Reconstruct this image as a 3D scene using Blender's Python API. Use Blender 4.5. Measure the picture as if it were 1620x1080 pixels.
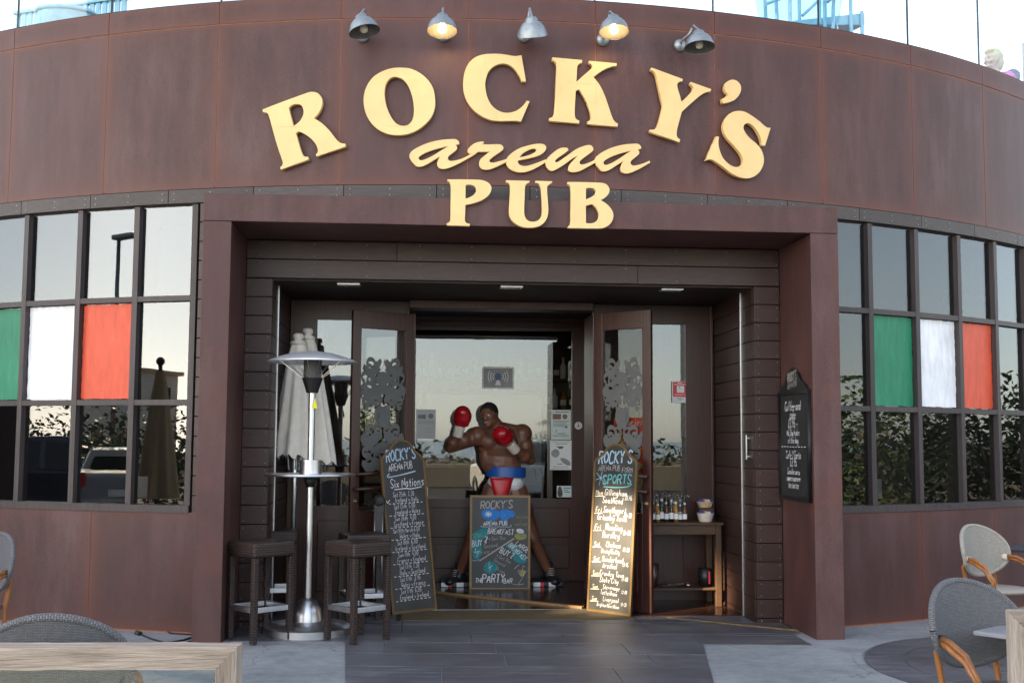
import bpy, bmesh, math, random
from mathutils import Vector, Matrix, Quaternion
for o in list(bpy.data.objects): bpy.data.objects.remove(o)
scene = bpy.context.scene
C = scene.collection
random.seed(11)
sin, cos, pi = math.sin, math.cos, math.pi

# ------------------------------------------------------------------ camera
EYE = 1.6; FPX = 1845.8; PITCH = .0844; ROLL = .0061
cam = bpy.data.cameras.new('camera'); cam_o = bpy.data.objects.new('camera', cam); C.objects.link(cam_o)
cam.sensor_width = 36; cam.lens = 36 * FPX / 1620; cam.clip_start = .05; cam.clip_end = 6000
_F = Vector((0, cos(PITCH), sin(PITCH))); _U = Vector((0, -sin(PITCH), cos(PITCH))); _R = Vector((1, 0, 0))
_cr = _R * cos(ROLL) + _U * sin(ROLL); _cu = -_R * sin(ROLL) + _U * cos(ROLL)
cam_o.matrix_world = Matrix(((_cr.x, _cu.x, -_F.x, 0), (_cr.y, _cu.y, -_F.y, 0), (_cr.z, _cu.z, -_F.z, EYE), (0, 0, 0, 1)))
scene.camera = cam_o
# ------------------------------------------------------------------ sky and sun
SUN_EL = math.radians(27)
YAW = .0808; X0, Y0 = -2.4752, 9.2177
SAX = Vector((cos(YAW), sin(YAW), 0)); DAX = Vector((-sin(YAW), cos(YAW), 0))
SUNH = (SAX * -.80 + DAX * -.60).normalized()
TOSUN = (SUNH * cos(SUN_EL) + Vector((0, 0, sin(SUN_EL)))).normalized()
world = bpy.data.worlds.new('World'); scene.world = world; world.use_nodes = True
wn = world.node_tree.nodes; wl = world.node_tree.links
sky = wn.new('ShaderNodeTexSky'); sky.sky_type = 'NISHITA'; sky.sun_disc = False
sky.sun_elevation = SUN_EL; sky.sun_rotation = math.atan2(SUNH.x, SUNH.y)
sky.air_density = 1.0; sky.dust_density = .8; sky.ozone_density = 1.0
bg = wn['Background']; bg.inputs['Strength'].default_value = .052
hs = wn.new('ShaderNodeHueSaturation'); hs.inputs['Saturation'].default_value = .50; hs.inputs['Value'].default_value = 1.12      # thin even haze over the whole sky
wl.new(sky.outputs[0], hs.inputs['Color']); wl.new(hs.outputs[0], bg.inputs['Color'])
sun = bpy.data.lights.new('sun', 'SUN'); sun.energy = 3.4; sun.angle = math.radians(.55); sun.color = (1, .80, .52)
sun_o = bpy.data.objects.new('sun', sun); C.objects.link(sun_o)
sun_o.rotation_euler = TOSUN.to_track_quat('Z', 'Y').to_euler(); sun_o.location = (0, 0, 30)
scene.view_settings.view_transform = 'Standard'; scene.view_settings.look = 'None'
scene.view_settings.exposure = 3.1; scene.view_settings.gamma = 1
scene.cycles.max_bounces = 8; scene.cycles.transparent_max_bounces = 24
scene.cycles.use_denoising = True

# ------------------------------------------------------------------ place geometry
CX, CY, RAD = -.7107, 18.5799, 9.0569          # the round wall of the pub
def F(s, d, z=0.0):                            # porch frame: s along the portal, d into the building
    return Vector((X0, Y0, 0)) + SAX * s + DAX * d + Vector((0, 0, z))
def CYL(deg, z, r=RAD):
    a = math.radians(deg); return Vector((CX + r * sin(a), CY - r * cos(a), z))
def ray(u, v):
    a, b = u - 810, v - 540; cr, sr = cos(ROLL), sin(ROLL)
    uu, vv = cr * a + sr * b, -sr * a + cr * b
    return Vector((uu / FPX, cos(PITCH) + sin(PITCH) * vv / FPX, sin(PITCH) - cos(PITCH) * vv / FPX))
EYEV = Vector((0, 0, EYE))
def fd(u, v, d):                               # photograph point -> (s, z) on the porch plane at depth d
    r = ray(u, v); t = (d + DAX.dot(Vector((X0, Y0, 0)))) / DAX.dot(r); p = EYEV + r * t
    return SAX.dot(p - Vector((X0, Y0, 0))), p.z
def gr(u, v, z=0.0):
    r = ray(u, v); p = EYEV + r * ((z - EYE) / r.z); p.z = z; return p
def at(u, v, t): return EYEV + ray(u, v) * t
def oncyl(u, v, R=RAD):
    r = ray(u, v); A = r.x**2 + r.y**2; B = -2 * (r.x * CX + r.y * CY); K = CX * CX + CY * CY - R * R
    t = (-B - math.sqrt(B * B - 4 * A * K)) / (2 * A); p = EYEV + r * t
    return math.atan2(p.x - CX, CY - p.y), p.z

# ------------------------------------------------------------------ materials
M = {}
def nodes(name):
    m = bpy.data.materials.new(name); m.use_nodes = True; nt = m.node_tree
    return m, nt, nt.nodes['Principled BSDF'], nt.links
def N(nt, t, **kw):
    n = nt.nodes.new(t)
    for k, v in kw.items():
        if k[0] == '_': setattr(n, k[1:], v)
        else: n.inputs[k.replace('_', ' ')].default_value = v
    return n
def math_n(nt, op, a, b=None):
    n = nt.nodes.new('ShaderNodeMath'); n.operation = op
    for i, x in enumerate((a, b)):
        if x is None: continue
        if isinstance(x, (int, float)): n.inputs[i].default_value = x
        else: nt.links.new(x, n.inputs[i])
    return n.outputs[0]
def ramp(nt, fac, stops):
    r = nt.nodes.new('ShaderNodeValToRGB'); e = r.color_ramp.elements
    while len(e) < len(stops): e.new(.5)
    for i, (p, c) in enumerate(stops): e[i].position = p; e[i].color = (*c, 1)
    nt.links.new(fac, r.inputs[0]); return r.outputs[0]
def mixc(nt, fac, a, b, mode='MIX'):
    n = nt.nodes.new('ShaderNodeMix'); n.data_type = 'RGBA'; n.blend_type = mode
    for i, x in ((0, fac), (6, a), (7, b)):
        if isinstance(x, (int, float)): n.inputs[i].default_value = x
        elif isinstance(x, tuple): n.inputs[i].default_value = (*x, 1)
        else: nt.links.new(x, n.inputs[i])
    return n.outputs[2]
def bump(nt, bs, h, strength=.3, dist=.01):
    b = N(nt, 'ShaderNodeBump', Strength=strength, Distance=dist); nt.links.new(h, b.inputs['Height']); nt.links.new(b.outputs[0], bs.inputs['Normal'])
def noise(nt, scale=5, detail=5, rough=.55, vec=None):
    n = N(nt, 'ShaderNodeTexNoise', Scale=scale, Detail=detail, Roughness=rough)
    if vec is not None: nt.links.new(vec, n.inputs['Vector'])
    return n.outputs['Fac']
def coord(nt, kind='Object', scale=None):
    o = nt.nodes.new('ShaderNodeTexCoord').outputs[kind]
    if scale:
        m = nt.nodes.new('ShaderNodeMapping'); m.inputs['Scale'].default_value = scale; nt.links.new(o, m.inputs['Vector']); o = m.outputs[0]
    return o
def plain(name, col, rough=.5, metal=0, spec=.5, var=.12, nscale=14, bmp=0, coat=0):
    m, nt, b, L = nodes(name)
    f = noise(nt, nscale, 4, .6, coord(nt))
    c = ramp(nt, f, [(.25, tuple(x * (1 - var) for x in col)), (.75, tuple(min(1, x * (1 + var)) for x in col))])
    L.new(c, b.inputs['Base Color']); b.inputs['Roughness'].default_value = rough; b.inputs['Metallic'].default_value = metal
    b.inputs['Specular IOR Level'].default_value = spec; b.inputs['Coat Weight'].default_value = coat
    if bmp: bump(nt, b, f, bmp, .004)
    M[name] = m; return m

def corten(name, w=None, h=None):
    m, nt, b, L = nodes(name)
    uv = nt.nodes.new('ShaderNodeTexCoord').outputs['UV']; ob = coord(nt)
    rnd = nt.nodes.new('ShaderNodeObjectInfo').outputs['Random']
    big = noise(nt, 1.6, 6, .6, coord(nt, 'Object', (1.2, 1.2, .5)))
    streak = noise(nt, 5, 5, .62, coord(nt, 'Object', (1.5, 1.5, .3)))
    fine = noise(nt, 120, 3, .6, ob)
    f = math_n(nt, 'ADD', math_n(nt, 'MULTIPLY', big, .55), math_n(nt, 'MULTIPLY', streak, .45))
    base = ramp(nt, f, [(.40, (.036, .013, .0115)), (.5, (.083, .034, .031)), (.60, (.142, .076, .073))])
    base = mixc(nt, .5, base, ramp(nt, fine, [(.3, (.034, .013, .0115)), (.7, (.132, .068, .064))]))
    base = mixc(nt, math_n(nt, 'MULTIPLY', rnd, .55), base, (.072, .029, .026))
    spots = ramp(nt, noise(nt, 26, 3, .7, coord(nt, 'Object', (1, 1, .35))), [(.735, (0, 0, 0)), (.76, (1, 1, 1))])
    if w:
        sx = nt.nodes.new('ShaderNodeSeparateXYZ'); L.new(uv, sx.inputs[0])
        u, v = sx.outputs[0], sx.outputs[1]
        ex = math_n(nt, 'MINIMUM', u, math_n(nt, 'SUBTRACT', w, u))
        ev = math_n(nt, 'MINIMUM', math_n(nt, 'MULTIPLY', v, .8), math_n(nt, 'MULTIPLY', math_n(nt, 'SUBTRACT', h, v), 1.6))
        e = math_n(nt, 'MINIMUM', ex, ev)
        e = math_n(nt, 'ADD', e, math_n(nt, 'MULTIPLY', math_n(nt, 'SUBTRACT', streak, .5), .12))
        k = ramp(nt, e, [(.0, (1, 1, 1)), (.022, (.65, .65, .65)), (.07, (.25, .25, .25)), (.20, (0, 0, 0))])
        base = mixc(nt, math_n(nt, 'MULTIPLY', k, .55), base, (.165, .052, .030))
    else:
        k = ramp(nt, noise(nt, 2.3, 5, .65, ob), [(.5, (0, 0, 0)), (.75, (1, 1, 1))])
        base = mixc(nt, math_n(nt, 'MULTIPLY', k, .35), base, (.17, .055, .035))
    blot = ramp(nt, noise(nt, 3.1, 6, .7, coord(nt, 'Object', (1, 1, .6))), [(.48, (0, 0, 0)), (.72, (1, 1, 1))])
    base = mixc(nt, math_n(nt, 'MULTIPLY', blot, .55), base, (.092, .030, .022))
    drip = ramp(nt, noise(nt, 16, 2, .5, coord(nt, 'Object', (1, 1, .09))), [(.725, (0, 0, 0)), (.75, (1, 1, 1))])
    base = mixc(nt, math_n(nt, 'MULTIPLY', math_n(nt, 'MULTIPLY', drip, spots), .6), base, (.5, .46, .42)); base = mixc(nt, math_n(nt, 'MULTIPLY', spots, .10), base, (.35, .28, .26))
    L.new(base, b.inputs['Base Color']); b.inputs['Roughness'].default_value = .52; b.inputs['Specular IOR Level'].default_value = .42
    bump(nt, b, math_n(nt, 'ADD', math_n(nt, 'MULTIPLY', fine, .5), f), .12, .006)
    M[name] = m; return m
PW = math.radians(6.8) * RAD
corten('corten_fascia', PW, 1.41); corten('corten_parapet', PW, .19); corten('corten_base', PW, .98); corten('corten')

def wood(name, c0, c1, rough=.45, scale=(1.2, 22, 22), bmp=.15, spec=.4):
    m, nt, b, L = nodes(name)
    rnd = nt.nodes.new('ShaderNodeObjectInfo').outputs['Random']
    tc = coord(nt); va = nt.nodes.new('ShaderNodeVectorMath'); va.operation = 'ADD'; L.new(tc, va.inputs[0])
    cmb = nt.nodes.new('ShaderNodeCombineXYZ'); L.new(math_n(nt, 'MULTIPLY', rnd, 17), cmb.inputs[0]); L.new(math_n(nt, 'MULTIPLY', rnd, 9), cmb.inputs[2]); L.new(cmb.outputs[0], va.inputs[1])
    mp = nt.nodes.new('ShaderNodeMapping'); mp.inputs['Scale'].default_value = scale; L.new(va.outputs[0], mp.inputs[0])
    g = noise(nt, 3.2, 7, .62, mp.outputs[0]); big = noise(nt, 1.3, 3, .5, va.outputs[0])
    f = math_n(nt, 'ADD', math_n(nt, 'MULTIPLY', g, .7), math_n(nt, 'MULTIPLY', big, .3))
    c = ramp(nt, f, [(.3, c0), (.7, c1)])
    c = mixc(nt, math_n(nt, 'MULTIPLY', rnd, .35), c, tuple(x * .6 for x in c0))
    L.new(c, b.inputs['Base Color']); b.inputs['Roughness'].default_value = rough; b.inputs['Specular IOR Level'].default_value = spec
    bump(nt, b, g, bmp, .004 if bmp < .4 else .014); M[name] = m; return m
wood('plank_wood', (.026, .0115, .010), (.066, .033, .028), .45)
wood('header_wood', (.036, .018, .0145), (.085, .049, .040), .4)
wood('fillet_wood', (.055, .043, .040), (.11, .092, .085), .55)
wood('frame_wood', (.042, .031, .031), (.085, .068, .067), .5, (14, 14, 1.0))
wood('door_wood', (.034, .011, .008), (.078, .030, .022), .34, (16, 16, 1.0), .06, .5)
wood('table_wood', (.05, .024, .012), (.11, .06, .032), .5)
wood('grey_wood', (.21, .16, .12), (.58, .49, .41), .8, (.7, 9, 9), .5, .2)
wood('grey_wood_vertical', (.22, .17, .13), (.58, .50, .42), .8, (9, 9, .7), .5, .2)
for _n in ('grey_wood', 'grey_wood_vertical'):
    _nt = M[_n].node_tree; _b = _nt.nodes['Principled BSDF']; _src = _b.inputs['Base Color'].links[0].from_socket
    _k = ramp(_nt, noise(_nt, 3.4, 2, .5, coord(_nt, 'Object', (1, 2.2, 2.2))), [(.66, (0, 0, 0)), (.74, (1, 1, 1))])
    _c = ramp(_nt, noise(_nt, 2.5, 5, .7, coord(_nt, 'Object', (.8, 40, 40) if _n == 'grey_wood' else (40, 40, .8))), [(.58, (0, 0, 0)), (.70, (1, 1, 1))])
    _x = mixc(_nt, math_n(_nt, 'MULTIPLY', _k, .65), _src, (.20, .11, .06)); _x = mixc(_nt, math_n(_nt, 'MULTIPLY', _c, .8), _x, (.16, .13, .11))
    _nt.links.new(_x, _b.inputs['Base Color'])
wood('oak', (.22, .125, .055), (.40, .25, .115), .5)
wood('gold_frame', (.12, .07, .024), (.22, .135, .05), .5)
wood('inner_floor', (.022, .0095, .007), (.055, .024, .017), .18, (1.2, 20, 20), .05, .5)
wood('bamboo', (.20, .065, .016), (.42, .17, .045), .32, (10, 10, 2), .1, .5)

def paint(name, col):
    m, nt, b, L = nodes(name); st = noise(nt, 9, 5, .65, coord(nt, 'Object', (2.2, 2.2, .45))); a = noise(nt, 2.2, 3, .5, coord(nt))
    f = math_n(nt, 'ADD', math_n(nt, 'MULTIPLY', st, .6), math_n(nt, 'MULTIPLY', a, .4))
    L.new(ramp(nt, f, [(.32, tuple(x * .72 for x in col)), (.55, col), (.72, tuple(min(1, x * 1.15 + .03) for x in col))]), b.inputs['Base Color']); b.inputs['Roughness'].default_value = .5; bump(nt, b, st, .25, .003); M[name] = m
plain('letter_cream', (.84, .575, .25), .42, var=.07, nscale=5)
_nt = M['letter_cream'].node_tree; _b = _nt.nodes['Principled BSDF']; _src = _b.inputs['Base Color'].links[0].from_socket
_r = ramp(_nt, noise(_nt, 9, 3, .6, coord(_nt, 'Object', (1, 1, .14))), [(.62, (0, 0, 0)), (.76, (1, 1, 1))]); _g = ramp(_nt, noise(_nt, 3, 6, .7, coord(_nt)), [(.5, (0, 0, 0)), (.78, (1, 1, 1))])
_x = mixc(_nt, math_n(_nt, 'MULTIPLY', _r, .38), _src, (.62, .33, .10)); _x = mixc(_nt, math_n(_nt, 'MULTIPLY', _g, .22), _x, (.50, .36, .18)); _nt.links.new(_x, _b.inputs['Base Color'])
plain('letter_edge', (.36, .23, .07), .5)
plain('joint_rust', (.36, .15, .085), .8, var=.3)
plain('dark_gap', (.012, .008, .008), .8)
plain('steel', (.62, .62, .63), .33, 1, var=.05)
plain('hood_steel', (.72, .74, .78), .42, .55, var=.04)
plain('pale_blue', (.42, .60, .70), .6)
plain('galvanised', (.30, .33, .345), .42, .75, var=.15, nscale=40)
plain('dull_inside', (.10, .10, .095), .6, .2)
plain('black_plastic', (.012, .012, .013), .4)
plain('black_rubber', (.010, .010, .010), .6)
plain('cream_fabric', (.78, .72, .64), .9, var=.1, bmp=.1)
plain('beige_fabric', (.52, .38, .20), .9, var=.15)
paint('green_paint', (.012, .20, .10))
paint('white_paint', (.83, .83, .86))
paint('red_paint', (.70, .085, .032))
plain('chalk_board', (.018, .0175, .018), .56, spec=.9, var=.5, nscale=7)
plain('board_black', (.008, .008, .009), .35)
plain('paper', (.80, .80, .78), .6, var=.03)
plain('poster_green', (.62, .70, .66), .5, var=.05)
plain('poster_grey', (.66, .65, .72), .5, var=.25, nscale=9)
plain('print_ink', (.06, .06, .065), .6)
plain('print_brown', (.22, .13, .09), .6)
plain('print_blue', (.10, .14, .30), .6)
plain('sign_red', (.70, .03, .05), .4, var=.05)
plain('sign_orange', (.75, .09, .025), .4)
plain('sign_yellow', (.85, .62, .05), .4)
plain('wifi_grey', (.30, .29, .31), .5, var=.2)
plain('khaki_ink', (.42, .38, .20), .6)
plain('statue_skin', (.165, .068, .040), .42, var=.22, nscale=7)
plain('statue_hair', (.010, .008, .008), .7)
plain('glove_red', (.40, .008, .014), .25, var=.08, coat=.3)
plain('wrap_white', (.62, .55, .46), .8, bmp=.2)
plain('belt_blue', (.012, .085, .34), .35)
plain('trunk_white', (.75, .74, .76), .45)
plain('trunk_red', (.52, .012, .02), .35)
plain('boot_black', (.018, .018, .022), .4)
plain('eye_white', (.7, .68, .62), .3)
plain('lip', (.20, .06, .045), .4)
plain('human_skin', (.58, .36, .26), .5, var=.06)
plain('dark_hair', (.020, .012, .010), .5)
plain('blonde_hair', (.62, .47, .24), .6, var=.2)
plain('pink_jacket', (.62, .05, .36), .8)
plain('navy_jacket', (.03, .025, .07), .8)
plain('maroon_top', (.12, .012, .03), .8)
plain('coir', (.10, .072, .035), .95, var=.4, nscale=160, bmp=.6)
plain('aluminium', (.75, .76, .78), .3, 1)
plain('teal_steel', (.36, .55, .66), .45, .1)
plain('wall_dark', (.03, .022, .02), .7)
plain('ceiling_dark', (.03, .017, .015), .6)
plain('leaf', (.045, .075, .022), .6, var=.5, nscale=3)
plain('palm_leaf', (.10, .13, .045), .5, var=.4, nscale=3)
plain('bark', (.10, .07, .05), .9, var=.3, bmp=.5)
plain('car_white', (.78, .78, .78), .2, var=.02, coat=1)
plain('car_silver', (.38, .40, .43), .25, .5, var=.02, coat=1)
plain('car_dark', (.02, .025, .04), .2, var=.02, coat=1)
plain('car_glass', (.012, .014, .016), .05)
plain('tyre', (.014, .014, .014), .8)
plain('tail_red', (.55, .01, .01), .2)
plain('render_tan', (.62, .44, .26), .85, var=.1)
plain('render_white', (.75, .70, .62), .85, var=.05)
plain('asphalt', (.05, .05, .052), .85, spec=.05, var=.2, nscale=30)
plain('sand', (.11, .10, .09), .9, spec=.0, var=.3, nscale=.6)
plain('warn_yellow', (.75, .66, .03), .4)
plain('basket', (.55, .42, .25), .8, bmp=.4)
plain('packet_blue', (.05, .07, .4), .4)
plain('packet_red', (.6, .03, .04), .4)
plain('etched', (.115, .115, .112), .75, var=.12)
plain('brass', (.40, .27, .13), .5, 1)
def chalk(name, col):
    m, nt, b, L = nodes(name); f = noise(nt, 90, 3, .7, coord(nt))
    L.new(ramp(nt, f, [(.3, tuple(x * .55 for x in col)), (.55, col)]), b.inputs['Base Color']); b.inputs['Roughness'].default_value = .95; M[name] = m
chalk('chalk_white', (.80, .80, .84)); chalk('chalk_cream', (.80, .74, .60)); chalk('chalk_teal', (.04, .27, .30)); chalk('chalk_blue', (.05, .25, .72))
chalk('chalk_aqua', (.16, .48, .50)); chalk('chalk_grey', (.50, .48, .46)); chalk('chalk_yellow', (.38, .36, .07)); chalk('chalk_green', (.20, .42, .32)); chalk('chalk_sky', (.42, .58, .72))

def glass(name, refl, tint, rough=0.0):
    m = bpy.data.materials.new(name); m.use_nodes = True; nt = m.node_tree; nt.nodes.clear()
    out = nt.nodes.new('ShaderNodeOutputMaterial'); mx = nt.nodes.new('ShaderNodeMixShader')
    tr = nt.nodes.new('ShaderNodeBsdfTransparent'); tr.inputs[0].default_value = (*tint, 1)
    gl = nt.nodes.new('ShaderNodeBsdfGlossy'); gl.inputs['Roughness'].default_value = rough; gl.inputs['Color'].default_value = (.92, .97, 1, 1)
    lw = nt.nodes.new('ShaderNodeLayerWeight'); lw.inputs[0].default_value = .5
    fac = math_n(nt, 'MINIMUM', math_n(nt, 'ADD', math_n(nt, 'MULTIPLY', math_n(nt, 'POWER', lw.outputs['Facing'], 5.0), .9), refl), 1.0)
    w = noise(nt, 1.1, 2, .5, coord(nt)); bp = N(nt, 'ShaderNodeBump', Strength=.012, Distance=.05)
    nt.links.new(w, bp.inputs['Height']); nt.links.new(bp.outputs[0], gl.inputs['Normal'])
    nt.links.new(fac, mx.inputs[0]); nt.links.new(tr.outputs[0], mx.inputs[1]); nt.links.new(gl.outputs[0], mx.inputs[2]); nt.links.new(mx.outputs[0], out.inputs[0])
    M[name] = m
glass('window_glass', .074, (.62, .62, .62)); glass('door_glass', .10, (.75, .74, .72)); glass('balustrade_glass', .03, (.93, .985, .995)); glass('clear_glass', .04, (.85, .9, .88))

def emit(name, col, s):
    m, nt, b, L = nodes(name); b.inputs['Base Color'].default_value = (*col, 1); b.inputs['Emission Color'].default_value = (*col, 1); b.inputs['Emission Strength'].default_value = s; M[name] = m
emit('lit_bulb', (1, .62, .28), 9.0)
plain('bulb', (.5, .47, .38), .2)

def concrete(name, c0, c1, rough=.75):
    m, nt, b, L = nodes(name); tc = coord(nt)
    a = noise(nt, .9, 6, .6, tc); d = noise(nt, 9, 6, .65, tc); g = noise(nt, 90, 3, .6, tc)
    f = math_n(nt, 'ADD', math_n(nt, 'MULTIPLY', a, .5), math_n(nt, 'ADD', math_n(nt, 'MULTIPLY', d, .35), math_n(nt, 'MULTIPLY', g, .15)))
    c = ramp(nt, f, [(.34, c0), (.66, c1)])
    sp = ramp(nt, noise(nt, 34, 3, .6, tc), [(.66, (0, 0, 0)), (.72, (1, 1, 1))]); sm = ramp(nt, noise(nt, 2.2, 5, .7, tc), [(.52, (0, 0, 0)), (.70, (1, 1, 1))])
    c = mixc(nt, math_n(nt, 'MULTIPLY', sm, .45), c, tuple(x * .55 for x in c0)); c = mixc(nt, math_n(nt, 'MULTIPLY', sp, .5), c, tuple(x * .4 for x in c0))
    vo = nt.nodes.new('ShaderNodeTexVoronoi'); vo.feature = 'DISTANCE_TO_EDGE'; vo.inputs['Scale'].default_value = .55; wv = nt.nodes.new('ShaderNodeVectorMath'); wv.operation = 'ADD'; L.new(tc, wv.inputs[0])
    nz = N(nt, 'ShaderNodeTexNoise', Scale=3, Detail=6); L.new(tc, nz.inputs[0]); vs_ = nt.nodes.new('ShaderNodeVectorMath'); vs_.operation = 'SCALE'; vs_.inputs['Scale'].default_value = .35; L.new(nz.outputs['Color'], vs_.inputs[0]); L.new(vs_.outputs[0], wv.inputs[1]); L.new(wv.outputs[0], vo.inputs['Vector'])
    ck = ramp(nt, vo.outputs['Distance'], [(.0, (1, 1, 1)), (.0035, (0, 0, 0))]); c = mixc(nt, math_n(nt, 'MULTIPLY', ck, .55), c, (.05, .05, .05))
    L.new(c, b.inputs['Base Color']); b.inputs['Roughness'].default_value = rough
    bump(nt, b, math_n(nt, 'ADD', d, g), .2, .006); M[name] = m
concrete('concrete', (.16, .17, .185), (.33, .338, .35))
def slate(name):
    m, nt, b, L = nodes(name); rnd = nt.nodes.new('ShaderNodeObjectInfo').outputs['Random']
    st = noise(nt, 5, 7, .65, coord(nt, 'Object', (.5, 3.2, 1))); a = noise(nt, 1.3, 5, .6, coord(nt))
    f = math_n(nt, 'ADD', math_n(nt, 'MULTIPLY', st, .55), math_n(nt, 'MULTIPLY', a, .45))
    c = ramp(nt, f, [(.36, (.042, .045, .056)), (.50, (.088, .090, .104)), (.64, (.170, .168, .182))])
    c = mixc(nt, math_n(nt, 'MULTIPLY', rnd, .3), c, (.075, .050, .046)); L.new(c, b.inputs['Base Color'])
    L.new(math_n(nt, 'ADD', .32, math_n(nt, 'MULTIPLY', st, .3)), b.inputs['Roughness']); bump(nt, b, st, .3, .008); M[name] = m
slate('slate')
def weave(name, c0, c1, scale, rough=.5):
    m, nt, b, L = nodes(name); br = N(nt, 'ShaderNodeTexBrick', Scale=scale, _offset=.5); uv = nt.nodes.new('ShaderNodeTexCoord').outputs['UV']; L.new(uv, br.inputs[0])
    br.inputs['Color1'].default_value = (*c1, 1); br.inputs['Color2'].default_value = (*[x * .7 for x in c1], 1); br.inputs['Mortar'].default_value = (*c0, 1)
    br.inputs['Mortar Size'].default_value = .06; br.inputs['Brick Width'].default_value = .5; br.inputs['Row Height'].default_value = .25; br.inputs['Mortar Smooth'].default_value = .6
    L.new(br.outputs['Color'], b.inputs['Base Color']); b.inputs['Roughness'].default_value = rough
    inv = math_n(nt, 'SUBTRACT', 1.0, br.outputs['Fac']); bump(nt, b, inv, .9, .004); M[name] = m
weave('rattan', (.004, .003, .0025), (.070, .042, .034), 13, .36)
weave('weave_grey', (.075, .073, .078), (.20, .197, .205), 26, .6)
weave('weave_cream', (.30, .27, .23), (.50, .46, .40), 30, .6)

# ------------------------------------------------------------------ mesh helpers
class MB:
    def __init__(s): s.v = []; s.f = []; s.uv = {}
    def add(s, vs, fs, uvs=None):
        k = len(s.v); s.v += [Vector(p) for p in vs]
        for i, f in enumerate(fs):
            if uvs: s.uv[len(s.f)] = uvs[i]
            s.f.append([j + k for j in f])
        return s
    def hexa(s, p):    # 8 points: bottom ring then top ring
        q = [Vector(x) for x in p]
        if (q[1] - q[0]).cross(q[3] - q[0]).dot(q[4] - q[0]) < 0: q = [q[i] for i in (3, 2, 1, 0, 7, 6, 5, 4)]
        fs = [(3, 2, 1, 0), (4, 5, 6, 7), (0, 1, 5, 4), (1, 2, 6, 5), (2, 3, 7, 6), (3, 0, 4, 7)]; uv = []
        for f in fs:
            a = (q[f[1]] - q[f[0]]).length; b = (q[f[2]] - q[f[1]]).length; uv.append([(0, 0), (a, 0), (a, b), (0, b)])
        return s.add(q, fs, uv)
    def box(s, x0, x1, y0, y1, z0, z1, T=None):
        p = [Vector(c) for c in ((x0, y0, z0), (x1, y0, z0), (x1, y1, z0), (x0, y1, z0), (x0, y0, z1), (x1, y0, z1), (x1, y1, z1), (x0, y1, z1))]
        return s.hexa([T @ q for q in p] if T else p)
    def fbox(s, s0, s1, d0, d1, z0, z1):
        return s.hexa([F(a, b, c) for a, b, c in ((s0, d0, z0), (s1, d0, z0), (s1, d1, z0), (s0, d1, z0), (s0, d0, z1), (s1, d0, z1), (s1, d1, z1), (s0, d1, z1))])
    def tube(s, pts, r, n=8, cap=True, flat=None):
        pts = [Vector(p) for p in pts]; rr = r if isinstance(r, (list, tuple)) else [r] * len(pts); k = len(s.v); up = None; L = 0
        for i, p in enumerate(pts):
            t = (pts[min(i + 1, len(pts) - 1)] - pts[max(i - 1, 0)]).normalized()
            if up is None: up = t.orthogonal().normalized()
            up = (up - t * up.dot(t)).normalized(); w = t.cross(up)
            for j in range(n):
                a = 2 * pi * j / n; s.v.append(p + (up * cos(a) + w * sin(a)) * rr[i])
        Ls = [0]
        for i in range(1, len(pts)): Ls.append(Ls[-1] + (pts[i] - pts[i - 1]).length)
        for i in range(len(pts) - 1):
            for j in range(n):
                b = (j + 1) % n; c = 2 * pi * max(rr) / n
                s.uv[len(s.f)] = [(c * j, Ls[i]), (c * (j + 1), Ls[i]), (c * (j + 1), Ls[i + 1]), (c * j, Ls[i + 1])]
                s.f.append([k + i * n + j, k + i * n + b, k + (i + 1) * n + b, k + (i + 1) * n + j])
        if cap: s.f.append([k + j for j in reversed(range(n))]); s.f.append([k + (len(pts) - 1) * n + j for j in range(n)])
        return s
    def lathe(s, prof, n=24, T=None, cap=True):
        k = len(s.v)
        for r, z in prof:
            for j in range(n):
                a = 2 * pi * j / n; p = Vector((r * cos(a), r * sin(a), z)); s.v.append(T @ p if T else p)
        for i in range(len(prof) - 1):
            for j in range(n):
                b = (j + 1) % n; s.f.append([k + i * n + j, k + i * n + b, k + (i + 1) * n + b, k + (i + 1) * n + j])
        if cap: s.f.append([k + j for j in reversed(range(n))]); s.f.append([k + (len(prof) - 1) * n + j for j in range(n)])
        return s
    def ell(s, c, r, T=None, n=14, m=9):
        c = Vector(c); r = (r, r, r) if isinstance(r, (int, float)) else r; k = len(s.v); rows = []
        for i in range(m + 1):
            th = pi * i / m
            if i in (0, m): p = Vector((0, 0, r[2] * cos(th))); s.v.append(c + (T @ p if T else p)); rows.append([len(s.v) - 1] * n); continue
            row = []
            for j in range(n):
                a = 2 * pi * j / n; p = Vector((r[0] * sin(th) * cos(a), r[1] * sin(th) * sin(a), r[2] * cos(th))); s.v.append(c + (T @ p if T else p)); row.append(len(s.v) - 1)
            rows.append(row)
        for i in range(m):
            for j in range(n):
                b = (j + 1) % n; q = [rows[i][j], rows[i + 1][j], rows[i + 1][b], rows[i][b]]; f = []
                for x in q:
                    if x not in f: f.append(x)
                s.f.append(f)
        return s
    def cap(s, a, b, r0, r1, n=12):       # tapered capsule
        a, b = Vector(a), Vector(b); q = (b - a).to_track_quat('Z', 'Y'); L = (b - a).length; prof = []
        for i in range(5): t = -pi / 2 + (pi / 2) * i / 4; prof.append((max(1e-4, r0 * cos(t)), r0 * sin(t)))
        for i in range(5): t = (pi / 2) * i / 4; prof.append((max(1e-4, r1 * cos(t)), L + r1 * sin(t)))
        return s.lathe(prof, n, Matrix.Translation(a) @ q.to_matrix().to_4x4())
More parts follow.
